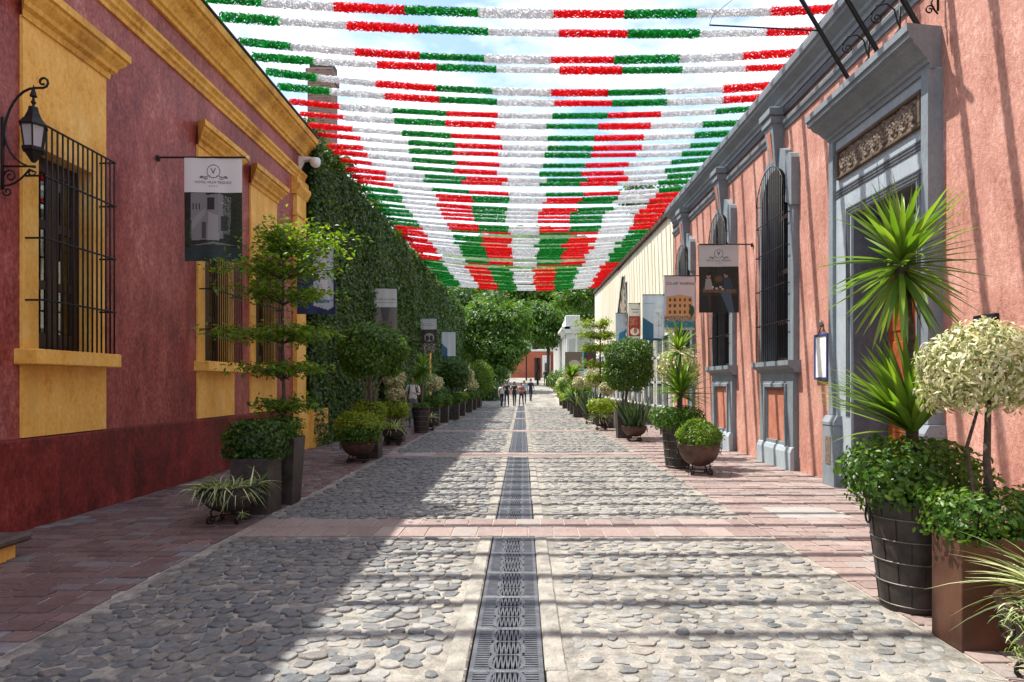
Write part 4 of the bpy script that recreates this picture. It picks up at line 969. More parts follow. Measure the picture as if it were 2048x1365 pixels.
for k in range(-10, 49):
    Yk = 11.0+.68*k+rg.uniform(-.05, .05)
    seq = ('green', 'white', 'red') if (k < 6 or 16 <= k <= 23 or k >= 35) else ('red', 'white', 'green')
    far = max(0, k)/48.
    ya, yb = Yk+rg.uniform(-.07, .07), Yk+rg.uniform(-.07, .07)-.02
    A = Vector((-5.16, ya, 7.80+.15*far+rg.uniform(-.02, .06))); B = Vector((5.02, yb, 7.58+.22*far+(.1 if k < 0 else 0)))
    sag = rg.uniform(.10, .27)+.14*far
    nth = lambda q: '%d%s' % (q, 'th' if 10 < q % 100 < 14 else {1: 'st', 2: 'nd', 3: 'rd'}.get(q % 10, 'th'))
    lab = ('%s garland up the street from the portal flagpoles, running %s %s %s' % ((nth(k+1),)+seq)) if k >= 0 else ('%s garland back from the portal flagpoles, running %s %s %s over the doorway' % ((nth(-k),)+seq))
    t = thing('paper_garland', A, lab, 'garland', 'garlands starting with %s' % seq[0])
    def pt(u): p = A.lerp(B, u); p.z -= sag*4*u*(1-u); return p
    m = MB(); m.tube([pt(u)-A for u in np.linspace(0, 1, 13)], .005, 4, False); m.build('cord', 'ink', t, world=False)
    L = (B-A).length; s = .02+rg.uniform(0, .02); i = 0; first = rg.uniform(.72, 1.0)+(.1 if k > 20 else 0)
    while s < L-.05:
        ln_ = SEG*(first if i == 0 else rg.uniform(.96, 1.04)); e = min(s+ln_, L)
        p, q = pt(s/L), pt(e/L); d = q-p
        o = linkobj('streamer_segment', SEGM[seq[i % 3]][int(rg.integers(2))], t, p-A)
        th = rg.uniform(0, 6)
        o.rotation_mode = 'QUATERNION'; o.rotation_quaternion = d.to_track_quat('X', 'Z') @ Matrix.Rotation(th, 3, 'X').to_quaternion()
        th_ = rg.uniform(.84, 1.12); o.scale = (d.length/SEG, th_, th_*rg.uniform(.9, 1.05))
        s = e; i += 1

# ================================================================ BANNERS
class Canvas:
    def __init__(s, W_, H_, c): s.a = np.zeros((H_, W_, 3)); s.a[:] = c; s.W = W_; s.H = H_; s.u, s.v = np.meshgrid((np.arange(W_)+.5)/W_, (np.arange(H_)+.5)/H_)   # v up
    def rect(s, u0, u1, v0, v1, c): s.a[(s.u >= u0) & (s.u < u1) & (s.v >= v0) & (s.v < v1)] = c
    def ell(s, u, v, ru, rv, c): s.a[((s.u-u)/ru)**2+((s.v-v)/rv)**2 < 1] = c
    def poly(s, P, c):
        ins = np.zeros(s.u.shape, bool); n = len(P)
        for i in range(n):
            (x0, y0), (x1, y1) = P[i], P[(i+1) % n]
            if y0 == y1: continue
            cr = ((y0 > s.v) != (y1 > s.v)) & (s.u < (x1-x0)*(s.v-y0)/(y1-y0)+x0); ins ^= cr
        s.a[ins] = c
    def speck(s, u0, u1, v0, v1, cols, dens, rgx):
        m = (s.u >= u0) & (s.u < u1) & (s.v >= v0) & (s.v < v1) & (rgx.random(s.u.shape) < dens)
        s.a[m] = np.array(cols)[rgx.integers(len(cols), size=m.sum())]
def banner(x0, x1, Y, z0, z1, cv, label, texts=(), wall=-1, seed=0, name='hanging_banner', group='street banners'):
    xa = x0 if wall < 0 else x1; xw = -5.38 if wall < 0 else 4.98
    t = thing(name, (xw, Y, z1), label, 'banner', group)
    W_, H_ = cv.W, cv.H; ph = seed*1.7
    def wave(u, v): return .018*math.sin(u*7+ph+v*2)*(1.1-v)+.010*math.sin(u*15+ph*2)*(1-v*.6)+.05*(u-.5)*(1 if seed % 2 else -1)*.6
    V = [(x0+(x1-x0)*i/W_-xw, wave(i/W_, j/H_), z0+(z1-z0)*j/H_-z1) for j in range(H_+1) for i in range(W_+1)]
    F = [(j*(W_+1)+i, j*(W_+1)+i+1, (j+1)*(W_+1)+i+1, (j+1)*(W_+1)+i) for j in range(H_) for i in range(W_)]
    me = np_mesh('cloth', np.array(V), np.array(F), 'print_cloth', None, True)
    ca = me.attributes.new('Col', 'FLOAT_COLOR', 'FACE'); ca.data.foreach_set('color', np.concatenate([cv.a.reshape(-1, 3), np.ones((W_*H_, 1))], 1).astype(np.float32).ravel())
    linkobj('cloth', me, t)
    for (body, u, v, size, mat) in texts:
        TV, TF = text_mesh(body, size)
        if not len(TV): continue
        m = MB(); VV = []
        for p in TV:
            uu = u+p[0]/(x1-x0); vv = v+p[1]/(z1-z0); VV.append((x0+(x1-x0)*uu-xw, wave(uu, vv)-.006, z0+(z1-z0)*vv-z1))
        m.add(VV, TF); m.build('lettering', mat, t, world=False)
    e = x1+.08 if wall < 0 else x0-.02
    MB().tube([(0, 0, .012), (e-xw, 0, .012)], .014, 8).build('rod', 'iron', t, world=False)
    MB().lathe([(.05, 0), (.05, .015), (.02, .03)], 10).build('wall_plate', 'iron', t, world=False).rotation_euler = (0, pi/2*(-wall), 0)
    MB().lathe([(.0, -.02), (.022, -.01), (.022, .01), (.0, .02)], 8, (e-xw, 0, .012)).build('finial', 'white_plastic', t, world=False)
    return t
WH = (.72, .73, .75); rr = np.random.default_rng(5)
def deco(cv, vc, ru=.09):
    # monogram ring and scrollwork
    asp = 1.0
    for (k, c) in ((1.0, (.05, .05, .05)), (.90, WH)): cv.ell(.5, vc, .115*k, .066*k, c)
    for i in range(26):
        for s in (-1, 1):
            tt = i/25; cv.ell(.5+s*(.06+tt*.17), vc-.052+.012*math.sin(tt*9)*(1-tt), .010, .0045, (.12, .12, .12))
            cv.ell(.5+s*(.10+tt*.14), vc-.068-.006*math.sin(tt*6), .008, .005, (.15, .15, .15))
cv = Canvas(96, 168, WH)
cv.rect(0, 1, 0, .665, (.012, .014, .013)); cv.speck(0, 1, 0, .665, [(.02, .03, .02), (.03, .04, .03), (.008, .01, .01)], .6, rr)
cv.poly([(.10, .20), (.12, .66), (.38, .66), (.38, .64), (.62, .66), (.68, .22)], (.20, .20, .21))
cv.poly([(.40, .20), (.42, .48), (.60, .44), (.60, .20)], (.30, .30, .31)); cv.poly([(.58, .28), (.58, .66), (.80, .62), (.78, .26)], (.22, .22, .23))
cv.rect(.40, .52, .50, .62, (.02, .02, .02)); cv.rect(.30, .38, .22, .38, (.06, .06, .07)); cv.rect(.15, .17, .50, .56, (.03, .03, .03)); cv.rect(.20, .22, .50, .56, (.03, .03, .03)); cv.rect(.25, .27, .50, .56, (.03, .03, .03))
cv.poly([(.14, .30), (.14, .40), (.36, .52), (.36, .46)], (.26, .26, .27)); cv.rect(.62, .74, .30, .44, (.04, .04, .04)); cv.rect(.62, .78, .56, .58, (.3, .3, .3))
cv.speck(.66, 1, .18, .66, [(.02, .04, .015), (.03, .06, .02), (.015, .02, .012)], .5, rr); cv.speck(0, .12, .16, .40, [(.03, .06, .02), (.02, .03, .015)], .7, rr)
cv.poly([(0, 0), (0, .13), (.5, .17), (1, .12), (1, 0)], (.02, .035, .035)); cv.speck(0, 1, 0, .13, [(.03, .06, .06), (.015, .03, .03)], .5, rr); cv.poly([(.1, .15), (.5, .19), (.95, .15), (.5, .165)], (.16, .17, .15))
deco(cv, .872)
banner(-4.98, -4.14, 10.07, 3.40, 4.92, cv, 'banner with round V monogram over a dark photo of a white house', [('V', .5, .872, .13, 'ink'), ('HOTEL VILLA TEQUILA', .5, .765, .052, 'ink'), ('* * * *', .5, .722, .05, 'ink')], -1, 1)
cv = Canvas(40, 70, (.018, .03, .10)); cv.poly([(.42, .12), (.42, .95), (.95, .95), (.95, .10), (.8, .06)], (.42, .48, .56)); cv.poly([(.55, .25), (.62, .85), (.72, .85), (.85, .2)], (.60, .64, .68)); cv.ell(.7, .3, .05, .03, (.5, .5, .1)); cv.rect(.5, .85, .16, .2, (.1, .2, .4))
banner(-5.06, -4.19, 15.3, 3.15, 4.75, cv, 'dark blue banner with a pale panel beside the tiered tree', [], -1, 2)
cv = Canvas(40, 70, (.62, .64, .64)); cv.rect(0, 1, 0, .56, (.10, .09, .085)); cv.poly([(.0, 0), (.0, .56), (.3, .56), (.42, .2), (.4, 0)], (.22, .20, .19)); cv.poly([(.8, 0), (.62, .2), (.72, .56), (1, .56), (1, 0)], (.20, .18, .17)); cv.speck(.2, .8, 0, .25, [(.3, .28, .26), (.04, .04, .04), (.15, .1, .08)], .6, rr); cv.rect(.1, .95, .66, .665, (.3, .3, .3))
banner(-5.25, -4.42, 24, 3.45, 4.93, cv, 'CENTRO CULTURAL banner over a photo of a vaulted hall', [('CENTRO CULTURAL', .5, .74, .085, 'ink')], -1, 3)
cv = Canvas(30, 54, (.50, .53, .54)); cv.rect(0, 1, 0, .66, (.05, .045, .04)); cv.ell(.55, .42, .30, .13, (.35, .33, .30)); cv.ell(.42, .40, .1, .09, (.03, .03, .03)); cv.ell(.68, .40, .1, .09, (.03, .03, .03)); cv.speck(0, 1, 0, .25, [(.5, .48, .45), (.25, .15, .1), (.04, .04, .04)], .6, rr); cv.rect(.2, .8, .78, .8, (.3, .3, .3)); cv.rect(.3, .7, .84, .86, (.35, .35, .35))
banner(-5.1, -4.27, 34, 3.2, 4.82, cv, 'small banner with a dark photo of arches under a grey heading', [], -1, 4)
cv = Canvas(24, 40, (.55, .62, .68)); cv.poly([(0, 0), (0, .55), (.4, .35), (.4, .05)], (.05, .15, .25)); cv.rect(0, 1, 0, .06, (.03, .06, .12)); cv.rect(.5, .9, .1, .9, (.62, .67, .70))
banner(-4.85, -4.02, 41, 3.15, 4.68, cv, 'pale blue banner with a dark wedge hung on the far end of ivy', [], -1, 5)
# right side
cv = Canvas(90, 150, (.50, .47, .45)); WH = (.50, .47, .45)
cv.rect(0, 1, 0, .68, (.014, .012, .010)); cv.speck(0, 1, .25, .68, [(.05, .04, .02), (.02, .025, .01), (.01, .008, .006)], .6, rr); cv.poly([(.1, .30), (.1, .36), (.95, .33), (.95, .28)], (.09, .045, .025)); cv.speck(.1, .95, .30, .36, [(.25, .16, .10), (.10, .05, .03)], .4, rr)
cv.poly([(.14, .34), (.17, .50), (.30, .50), (.36, .34)], (.28, .24, .21)); cv.ell(.24, .545, .055, .045, (.30, .17, .11)); cv.ell(.24, .575, .06, .03, (.02, .012, .01)); cv.poly([(.64, .34), (.62, .50), (.80, .52), (.88, .34)], (.03, .04, .06)); cv.ell(.68, .555, .05, .042, (.28, .15, .10)); cv.ell(.70, .585, .06, .03, (.02, .012, .01))
for (u, v) in ((.35, .38), (.45, .36), (.55, .38), (.6, .35)): cv.ell(u, v, .03, .015, (.45, .40, .35))
cv.ell(.5, .5, .10, .05, (.10, .05, .02)); cv.poly([(.55, .30), (.75, .0), (.9, .0), (.8, .3)], (.06, .08, .11)); cv.poly([(.2, .30), (.25, .05), (.3, .05), (.3, .3)], (.04, .025, .02)); deco(cv, .872)
banner(3.83, 4.68, 14.8, 3.13, 4.60, cv, 'banner with round V monogram over a photo of a couple dining', [('V', .5, .875, .13, 'ink'), ('HOTEL VILLA TEQUILA', .5, .768, .052, 'ink'), ('* * * *', .5, .725, .05, 'ink')], 1, 2)
cv = Canvas(64, 110, (.55, .50, .50)); cv.rect(0, 1, .36, .66, (.45, .55, .68)); cv.poly([(.06, .22), (.06, .62), (.5, .66), (.92, .62), (.92, .22)], (.55, .30, .12)); 
for v in (.30, .42, .53):
    for u in (.16, .32, .48, .64, .80): cv.rect(u, u+.07, v, v+.06, (.10, .06, .04)); cv.rect(u-.01, u+.08, v-.012, v, (.7, .5, .3))
cv.speck(0, 1, .16, .26, [(.08, .10, .03), (.35, .25, .15), (.5, .4, .3), (.12, .05, .03)], .9, rr); cv.rect(0, 1, .05, .16, (.03, .22, .28)); cv.speck(0, 1, .05, .16, [(.08, .35, .40), (.02, .15, .2)], .3, rr); cv.ell(.9, .36, .09, .10, (.04, .07, .02)); cv.rect(.89, .91, .2, .36, (.08, .05, .03)); cv.rect(0, 1, 0, .05, (.5, .46, .45))
banner(3.94, 4.80, 19.0, 3.08, 4.58, cv, 'SOLAR DE LAS ANIMAS banner with photo of a yellow hotel and pool', [('SOLAR', .25, .86, .11, 'ink'), ('DE LAS', .485, .88, .036, 'ink'), ('ANIMAS', .75, .86, .11, 'ink')], 1, 3)
cv = Canvas(44, 80, (.46, .56, .66)); cv.poly([(0, .0), (0, .52), (.5, .36), (.5, 0)], (.02, .11, .19)); cv.rect(0, 1, 0, .05, (.02, .08, .14)); cv.rect(.52, .95, .06, .70, (.56, .63, .70)); cv.rect(.72, .74, .1, .6, (.15, .25, .35)); cv.speck(.58, .92, .3, .62, [(.35, .10, .10), (.2, .3, .4), (.56, .63, .70)], .3, rr); cv.rect(.08, .55, .80, .83, (.25, .40, .55))
banner(4.22, 5.04-.05, 24.0, 3.1, 4.70, cv, 'pale blue banner with a navy wedge and little red tree motif', [], 1, 4)
cv = Canvas(40, 66, (.58, .57, .54)); cv.rect(0, 1, .12, .66, (.30, .035, .02)); cv.ell(.55, .25, .4, .10, (.62, .60, .56)); cv.ell(.6, .28, .16, .08, (.35, .14, .04)); cv.speck(.1, .8, .42, .62, [(.4, .2, .12), (.1, .02, .02), (.5, .35, .25)], .45, rr); cv.rect(0, 1, 0, .10, (.6, .6, .58)); cv.rect(.25, .9, .84, .87, (.2, .2, .2)); cv.rect(.35, .85, .76, .79, (.25, .25, .25))
banner(4.50, 5.04-.05, 29.0, 3.4, 4.98, cv, 'banner with a red photo of a plated dish and wine glasses', [], 1, 5)
cv = Canvas(30, 50, (.48, .60, .68)); cv.poly([(.2, 0), (.35, .35), (1, .45), (1, 0)], (.04, .22, .38)); cv.rect(.5, .95, .5, .9, (.60, .68, .72))
banner(4.50, 4.99, 33.0, 3.5, 4.98, cv, 'narrow sky blue banner with a deep blue corner', [], 1, 6)
for (y, x0, cs, lab) in ((44., 3.95, [(.03, .03, .03), (.12, .02, .06)], 'dark banner with a purple patch before the far white building'), (47., 4.1, [(.10, .30, .50), (.6, .62, .62)], 'blue and white banner hung near the far white building'), (53, 3.3, [(.14, .10, .07), (.4, .35, .3)], 'brown photo banner hung beyond the tiered tree')):
    cv = Canvas(14, 24, cs[0]); cv.rect(.4, 1, 0, 1, cs[1]) if y == 47. else cv.ell(.5, .4, .3, .2, cs[1])
    banner(x0, 4.75, y, 2.55, 4.0, cv, lab, [], 1, int(y))

# ================================================================ PLANTS
CAMV = np.array((0, 0, 1.6))
def scroll_stand(t, r, h, n=4):
    m = MB()
    for k in range(n):
        w = 2*pi*k/n+pi/4; c, s = math.cos(w), math.sin(w)
        P = []
        for (rr_, z) in [(r*.55, h+.06), (r*.62, h+.02), (r*.58, h-.02)]+[(r*.60+.045*math.cos(a), h*.42+.045*math.sin(a)+.0) for a in np.linspace(pi*.6, -pi*1.1, 10)]: P.append((rr_*c, rr_*s, max(.012, z)))
        m.tube(P, .011, 6)
        P = [((r*.60+.02+.028*math.cos(a))*c, (r*.60+.02+.028*math.cos(a))*s, .035+.026*math.sin(a)) for a in np.linspace(-pi, pi*.8, 9)]; m.tube(P, .009, 6)
    ring = [(r*.6*math.cos(a), r*.6*math.sin(a), h*.45) for a in np.linspace(0, 2*pi, 25)]; m.tube(ring, .009, 5)
    m.build('stand', 'iron', t, True, world=False)
def bowl(t, r=.34, rim=.45, h=.12, mat='rust_bowl'):
    d = rim-h; prof = [(.02, h)]
    for a in np.linspace(.12, 1, 9): prof.append((r*math.sin(a*pi/2)**.9, h+d*(1-math.cos(a*pi/2))))
    prof += [(r*1.03, rim), (r*1.04, rim+.015), (r*.97, rim+.018), (r*.93, rim-.04)]
    b = MB().lathe(prof, 32, caps=True).build('bowl', mat, t, True, world=False)
    for z, rr_ in ((rim-d*.45, r*.93),): 
        pass
    for s in (-1, 1):
        a0 = pi if s < 0 else 0
        ring = [(s*(r*1.0+.012), .055*math.sin(a), rim-.10+.055*math.cos(a)) for a in np.linspace(0, 2*pi, 15)]
        MB().tube(ring, .008, 5).build('ring_handle', 'iron', b, True, world=False)
    MB().lathe([(.0, rim-.03), (r*.95, rim-.03)], 24, caps=False).build('soil', 'soil', t, world=False)
    scroll_stand(t, r, h)
def barrel(t, r0, r1, h, mat='pot_iron'):
    prof = [(r0*.98, 0), (r0, .01)]+[(r0+(r1-r0)*k, h*k) for k in np.linspace(.05, 1, 8)]+[(r1*1.03, h+.005), (r1*1.03, h+.02), (r1*.95, h+.02), (r1*.93, h-.06)]
    p = MB().lathe(prof, 30).build('pot', mat, t, True, world=False)
    for k in (.06, .26, .46, .66, .86):
        rr_ = r0+(r1-r0)*k
        MB().lathe([(rr_+.001, h*k-.004), (rr_+.007, h*k-.003), (rr_+.007, h*k+.003), (rr_+.001, h*k+.004)], 30, caps=False).build('hoop', 'seam', p, True, world=False)
    nst = 9
    for j in range(5):
        for i in range(nst):
            a = 2*pi*(i+.5*(j % 2))/nst; k0, k1 = (.06+.2*j, min(1, .26+.2*j)); MB().tube([((r0+(r1-r0)*k+.001)*math.cos(a), (r0+(r1-r0)*k+.001)*math.sin(a), h*k) for k in (k0, k1)], .0035, 4).build('stave_seam', 'iron', p, world=False)
    ring = [(-r1*1.0-.016, .035*math.sin(a), h-.10+.06*math.cos(a)) for a in np.linspace(0, 2*pi, 15)]
    MB().tube(ring, .008, 5).build('ring_handle', 'iron', p, True, world=False)
    MB().lathe([(.0, h-.03), (r1*.95, h-.03)], 24, caps=False).build('soil', 'soil', t, world=False)
def boxpot(t, w, d, h, taper=0.0, mat='pot_iron'):
    m = MB(); a, b = w/2, d/2; k = 1-taper; e = .018
    V = [(-a*k, -b*k, 0), (a*k, -b*k, 0), (a*k, b*k, 0), (-a*k, b*k, 0), (-a, -b, h), (a, -b, h), (a, b, h), (-a, b, h), (-a+e, -b+e, h), (a-e, -b+e, h), (a-e, b-e, h), (-a+e, b-e, h), (-a+e, -b+e, h-.06), (a-e, -b+e, h-.06), (a-e, b-e, h-.06), (-a+e, b-e, h-.06)]
    F = [(0, 3, 2, 1)]
    for r in (0, 4, 8):
        for i in range(4): j = (i+1) % 4; F.append((r+i, r+j, r+4+j, r+4+i))
    m.add(V, F); p = m.build('pot', mat, t, world=False)
    bv = p.modifiers.new('bevel', 'BEVEL'); bv.width = .006; bv.segments = 2; bv.limit_method = 'ANGLE'
    MB().box(-a+.01, a-.01, -b+.01, b-.01, h-.07, h-.05).build('soil', 'soil', t, world=False)
def bush_box(t, w, d, z0, z1, mat, n, size, seed=0, mat_top=None, T=None, name='hedge', objs=0, round_=3.0):
    """clipped hedge: leaves through a rounded block"""
    rg = np.random.default_rng(seed); p, nr = ellipsoid_pts(n, (w/2, d/2, (z1-z0)/2), .45, rg, .07, sq=round_)
    p = p+np.array((0, 0, (z0+z1)/2))+rg.normal(0, size*.25, p.shape); R = leaf_frames(nr+np.array((0, 0, .35)), .55, .2, rg); sz = size*rg.uniform(.7, 1.3, len(p))
    TT = T or T_simple(.6)
    if objs:
        order = np.linalg.norm(p+np.array(t.location)-CAMV, axis=1); leaf_objs(TT, p, R, sz, mat, t, objs, order, 'leaf', name); return
    if mat_top:
        up = p[:, 2] > z0+(z1-z0)*.52+rg.normal(0, .03, len(p))
        cloud_obj(name, TT, p[~up], R[~up], sz[~up], mat, t); cloud_obj('new_growth', TT, p[up], R[up], sz[up], mat_top, t)
    else: cloud_obj(name, TT, p, R, sz, mat, t)
    m = MB()                                  # woody stems inside
    for k in range(7):
        a = rg.random()*6.3; m.tube([(rg.normal(0, w*.07), rg.normal(0, d*.07), z0-.06), (w*.25*math.cos(a)*.6, d*.25*math.sin(a)*.6, (z0+z1)/2), (w*.40*math.cos(a), d*.40*math.sin(a), z1-.10)], [.009, .007, .003], 4)
    m.build('stems', 'bark', t, world=False)
def ball_tree(t, zb, zc, r, mat, n, size, seed=0, stems=1, lean=0, T=None, objs=0, cut=-1, barkm='bark', fill=.4, name='crown', sq=1.0):
    rg = np.random.default_rng(seed); p, nr = ellipsoid_pts(n, r, fill, rg, .07, cut, sq)
    p = p+np.array((lean, 0, zc))+rg.normal(0, size*.25, p.shape); R = leaf_frames(nr+np.array((0, 0, .3)), .55, .5, rg); sz = size*rg.uniform(.7, 1.3, len(p))
    TT = T or T_simple(.55)
    if objs:
        order = np.linalg.norm(p+np.array(t.location)-CAMV, axis=1); leaf_objs(TT, p, R, sz, mat, t, objs, order, 'leaf', name)
    else: cloud_obj(name, TT, p, R, sz, mat, t)
    m = MB()
    for k in range(stems):
        a = 2*pi*k/max(1, stems)+rg.random(); b = (0 if stems == 1 else r[0]*.10)
        k0 = (b*math.cos(a), b*math.sin(a), zb-.08); z1 = zc-r[2]*.55; bb = (.02 if stems == 1 else r[0]*.42)
        k1 = (lean*.4+b*1.2*math.cos(a)+rg.normal(0, .015), b*1.2*math.sin(a)+rg.normal(0, .015), zb+(z1-zb)*.5); k2 = (lean+bb*math.cos(a), bb*math.sin(a), z1)
        m.tube([k0, k1, k2], [.020+.012*r[0], .018+.012*r[0], .013+.01*r[0]], 7)
        for j in range(7 if stems == 1 else 4):
            w = rg.random()*6.3; e = .75; m.tube([k2, (lean+r[0]*.45*math.cos(w), r[1]*.45*math.sin(w), zc-r[2]*.25*rg.random()), (lean+r[0]*e*math.cos(w), r[1]*e*math.sin(w), zc+r[2]*rg.uniform(-.2, .5))], [.012, .008, .003], 5)
    m.build('trunk', barkm, t, True, world=False)
BL = {}
def yucca_head(t, c, L, n, seed=0, emin=-.9, emax=1.5, objs=True, mat='leaf_yucca', w=.062, bias=None):
    rg = np.random.default_rng(seed); az = rg.random(n)*2*pi; el = emin+(emax-emin)*rg.random(n)**.8
    d = np.stack([np.cos(el)*np.cos(az), np.cos(el)*np.sin(az), np.sin(el)], 1)
    if bias is not None: d = unit(d+np.array(bias))
    el = np.arcsin(np.clip(d[:, 2], -1, 1))
    z = np.tile(np.array([[0, 0, 1.0]]), (n, 1))+rg.normal(0, .12, (n, 3)); z[np.abs(el) > 1.3] += (.3, -.5, 0)
    R = frames(d, z); pos = np.array(c)+d*.02+np.stack([np.zeros(n), np.zeros(n), (el-.2)*.05], 1); sz = L*rg.uniform(.78, 1.08, n)
    if objs:
        for k in range(3):
            kk = (w, k)
            if kk not in BL: T = T_blade(w/.5*1.0, (.05, .16, .30)[k], 6, .55); BL[kk] = np_mesh('leaf', T[0], T[1], mat, np.zeros(len(T[0])), True)
        for i in range(n):
            o = linkobj('leaf', BL[(w, int(rg.integers(3)) if el[i] > -.2 else 0)], t); o.matrix_basis = Matrix.Translation(Vector(pos[i])) @ Matrix(R[i].tolist()).to_4x4() @ Matrix.Scale(float(sz[i]), 4)
    else: cloud_obj('leaves', T_blade(w/.5, .14, 4, .55), pos, R, sz, mat, t)
def grassy(t, z, r, L, n, seed=0, mat='leaf_spider', w=.03, bend=.8, emin=.2, emax=1.4, spread=.5, objs=0, name='leaves'):
    rg = np.random.default_rng(seed); az = rg.random(n)*2*pi; el = rg.uniform(emin, emax, n)
    d = np.stack([np.cos(el)*np.cos(az), np.cos(el)*np.sin(az), np.sin(el)], 1); rr_ = r*spread*np.sqrt(rg.random(n))
    pos = np.stack([rr_*np.cos(az+rg.normal(0, .6, n)), rr_*np.sin(az+rg.normal(0, .6, n)), np.full(n, z)], 1)
    R = frames(d, np.tile(np.array([[0, 0, 1.0]]), (n, 1))+rg.normal(0, .2, (n, 3))); sz = L*rg.uniform(.6, 1.1, n)
    T = T_blade(w, bend, 6, .7)
    if objs: leaf_objs(T, pos, R, sz, mat, t, objs, None, 'leaf', name)
    else: cloud_obj(name, T, pos, R, sz, mat, t)
def tiered(t, zb, tiers, mat, seed=0, size=.075, rtrunk=.03, dens=1.0):
    """layered tree: straight trunk with flat sprays of fine leaves; tiers (z, rx-, rx+, ry, thickness, n)"""
    rg = np.random.default_rng(seed); m = MB(); zt = max(a[0] for a in tiers)+.15
    m.tube([(0, 0, zb-.1), (.012, 0, zb+.6), (-.01, .01, (zb+zt)/2), (.01, 0, zt)], [rtrunk, rtrunk*.9, rtrunk*.7, rtrunk*.3], 7)
    PP = []
    for (z, xm, xp, ry, th, n) in tiers:
        nb = 9
        for k in range(nb):
            a = 2*pi*k/nb+rg.uniform(-.25, .25); L = (xp if math.cos(a) > 0 else xm); ex, ey = L*math.cos(a), ry*math.sin(a); lift = rg.uniform(.02, .14)
            B = [(0, 0, z-.10), (ex*.35, ey*.35, z-.02+lift*.3), (ex*.7, ey*.7, z+lift*.7), (ex, ey, z+lift)]
            m.tube(B, [rtrunk*.42, rtrunk*.3, rtrunk*.2, .003], 5)
            for q in range(int(9*max(.6, n/600))):
                f = rg.uniform(.22, 1.0); c = np.array((ex*f, ey*f, z+lift*f*.9)); sd = (.07+.06*f)*(.6+.5*(abs(L)))
                c = c+np.array((-ey, ex, 0))/max(.2, math.hypot(ex, ey))*rg.normal(0, .20*f*abs(L)+.02)
                PP.append(c+rg.normal(0, 1, (int(16*dens), 3))*np.array((sd, sd, th*.65))+np.array((0, 0, rg.normal(0, th*.5))))
    P_ = np.concatenate(PP); nr = np.tile(np.array([[0, 0, 1.0]]), (len(P_), 1))
    cloud_obj('crown', T_simple(.55), P_, leaf_frames(nr, .5, .15, rg), size*rg.uniform(.7, 1.3, len(P_)), mat, t)
    m.build('trunk', 'bark', t, True, world=False)
def pot(name, x, y, label, cat='potted plant', group=None): return thing(name, (x, y, gz(y)+.008), label, cat, group)

# ---- left row
t = pot('potted_spider_plant', -3.36, 7.82, 'spider plant spilling over an iron bowl on scrolled feet beside dark square planter'); bowl(t, .335, .42, .12, 'pot_iron')
grassy(t, .41, .34, .25, 210, 1, w=.06, bend=1.15, objs=150, spread=.95); grassy(t, .42, .30, .40, 10, 2, w=.02, bend=1.2, emin=.1, emax=.5, spread=.6, name='runners')
rgx = np.random.default_rng(8)
for (dx, dz) in ((.26, -.02), (.20, -.22), (-.12, -.05)):
    n = 26; a = rgx.random(n)*6.3; d = np.stack([np.cos(a)*.8, np.sin(a)*.8, rgx.uniform(-.4, .8, n)], 1)
    cloud_obj('plantlet', T_blade(.09, .4, 4, .6), np.tile(np.array([[dx+.05, -.24, .36+dz]]), (n, 1)), frames(d, np.tile(np.array([[0, 0, 1.]]), (n, 1))+.01), .10*rgx.uniform(.7, 1.2, n), 'leaf_spider', t)
t = pot('potted_hedge', -3.30, 8.47, 'block of clipped green hedge in a dark square planter behind the spider plant'); boxpot(t, .46, .46, .68); bush_box(t, .70, .56, .66, 1.12, 'leaf_dark', 3200, .052, 3, T=T_nice(.55))
t = pot('potted_tiered_tree', -3.20, 9.12, 'tall tree with flat leafy tiers in a tapered dark planter'); boxpot(t, .46, .46, .88, .22); bush_box(t, .44, .44, .86, 1.14, 'leaf_mid', 1100, .05, 4)
tiered(t, .9, [(1.26, .36, .34, .30, .06, 260), (1.74, .58, .52, .5, .05, 440), (2.22, .95, .62, .7, .06, 700), (2.74, .72, .62, .6, .07, 560), (3.08, .85, .80, .7, .08, 640), (3.36, .35, .92, .5, .10, 430), (3.48, .1, .95, .5, .12, 520)], 'leaf_tier', 5, .078, .026, .85)
t = pot('potted_shrub', -3.31, 13.75, 'rounded shrub with yellow green tips in an iron bowl beside round topped ficus'); bowl(t, .34, .42, .12, 'rust_bowl'); bush_box(t, .92, .80, .36, 1.02, 'leaf_mid', 3000, .06, 6, 'leaf_lime', round_=1.4)
t = pot('potted_ficus', -3.27, 14.6, 'large round topped ficus with several trunks over lime hedge'); boxpot(t, .46, .46, .70); bush_box(t, .66, .56, .68, 1.20, 'leaf_lime', 1800, .06, 7)
ball_tree(t, .9, 2.26, (.74, .70, .62), 'leaf_mid', 8000, .078, 8, 4, .06, None, 0, -.85, 'bark_pale', .3)
t = pot('potted_spider_plant', -3.33, 17.6, 'grassy variegated plant in a dark iron bowl before the lime hedge'); bowl(t, .32, .42, .12, 'pot_iron'); grassy(t, .42, .30, .42, 150, 9, w=.05, bend=.7)
t = pot('potted_variegated_shrub', -3.46, 18.5, 'lumpy cream variegated topiary over lime hedge in dark box'); boxpot(t, .5, .46, .70); bush_box(t, .70, .6, .68, 1.08, 'leaf_lime', 1500, .07, 10)
ball_tree(t, 1.0, 1.74, (.27, .25, .22), 'leaf_cream', 1100, .075, 11); ball_tree(t, 1.0, 1.36, (.23, .22, .22), 'leaf_cream', 900, .075, 12, name='lower_crown')
t = pot('potted_yucca', -3.26, 22.0, 'spiky yucca on a bare trunk in a tapered iron barrel'); barrel(t, .22, .29, .80); bush_box(t, .5, .5, .78, .95, 'leaf_mid', 500, .06, 13)
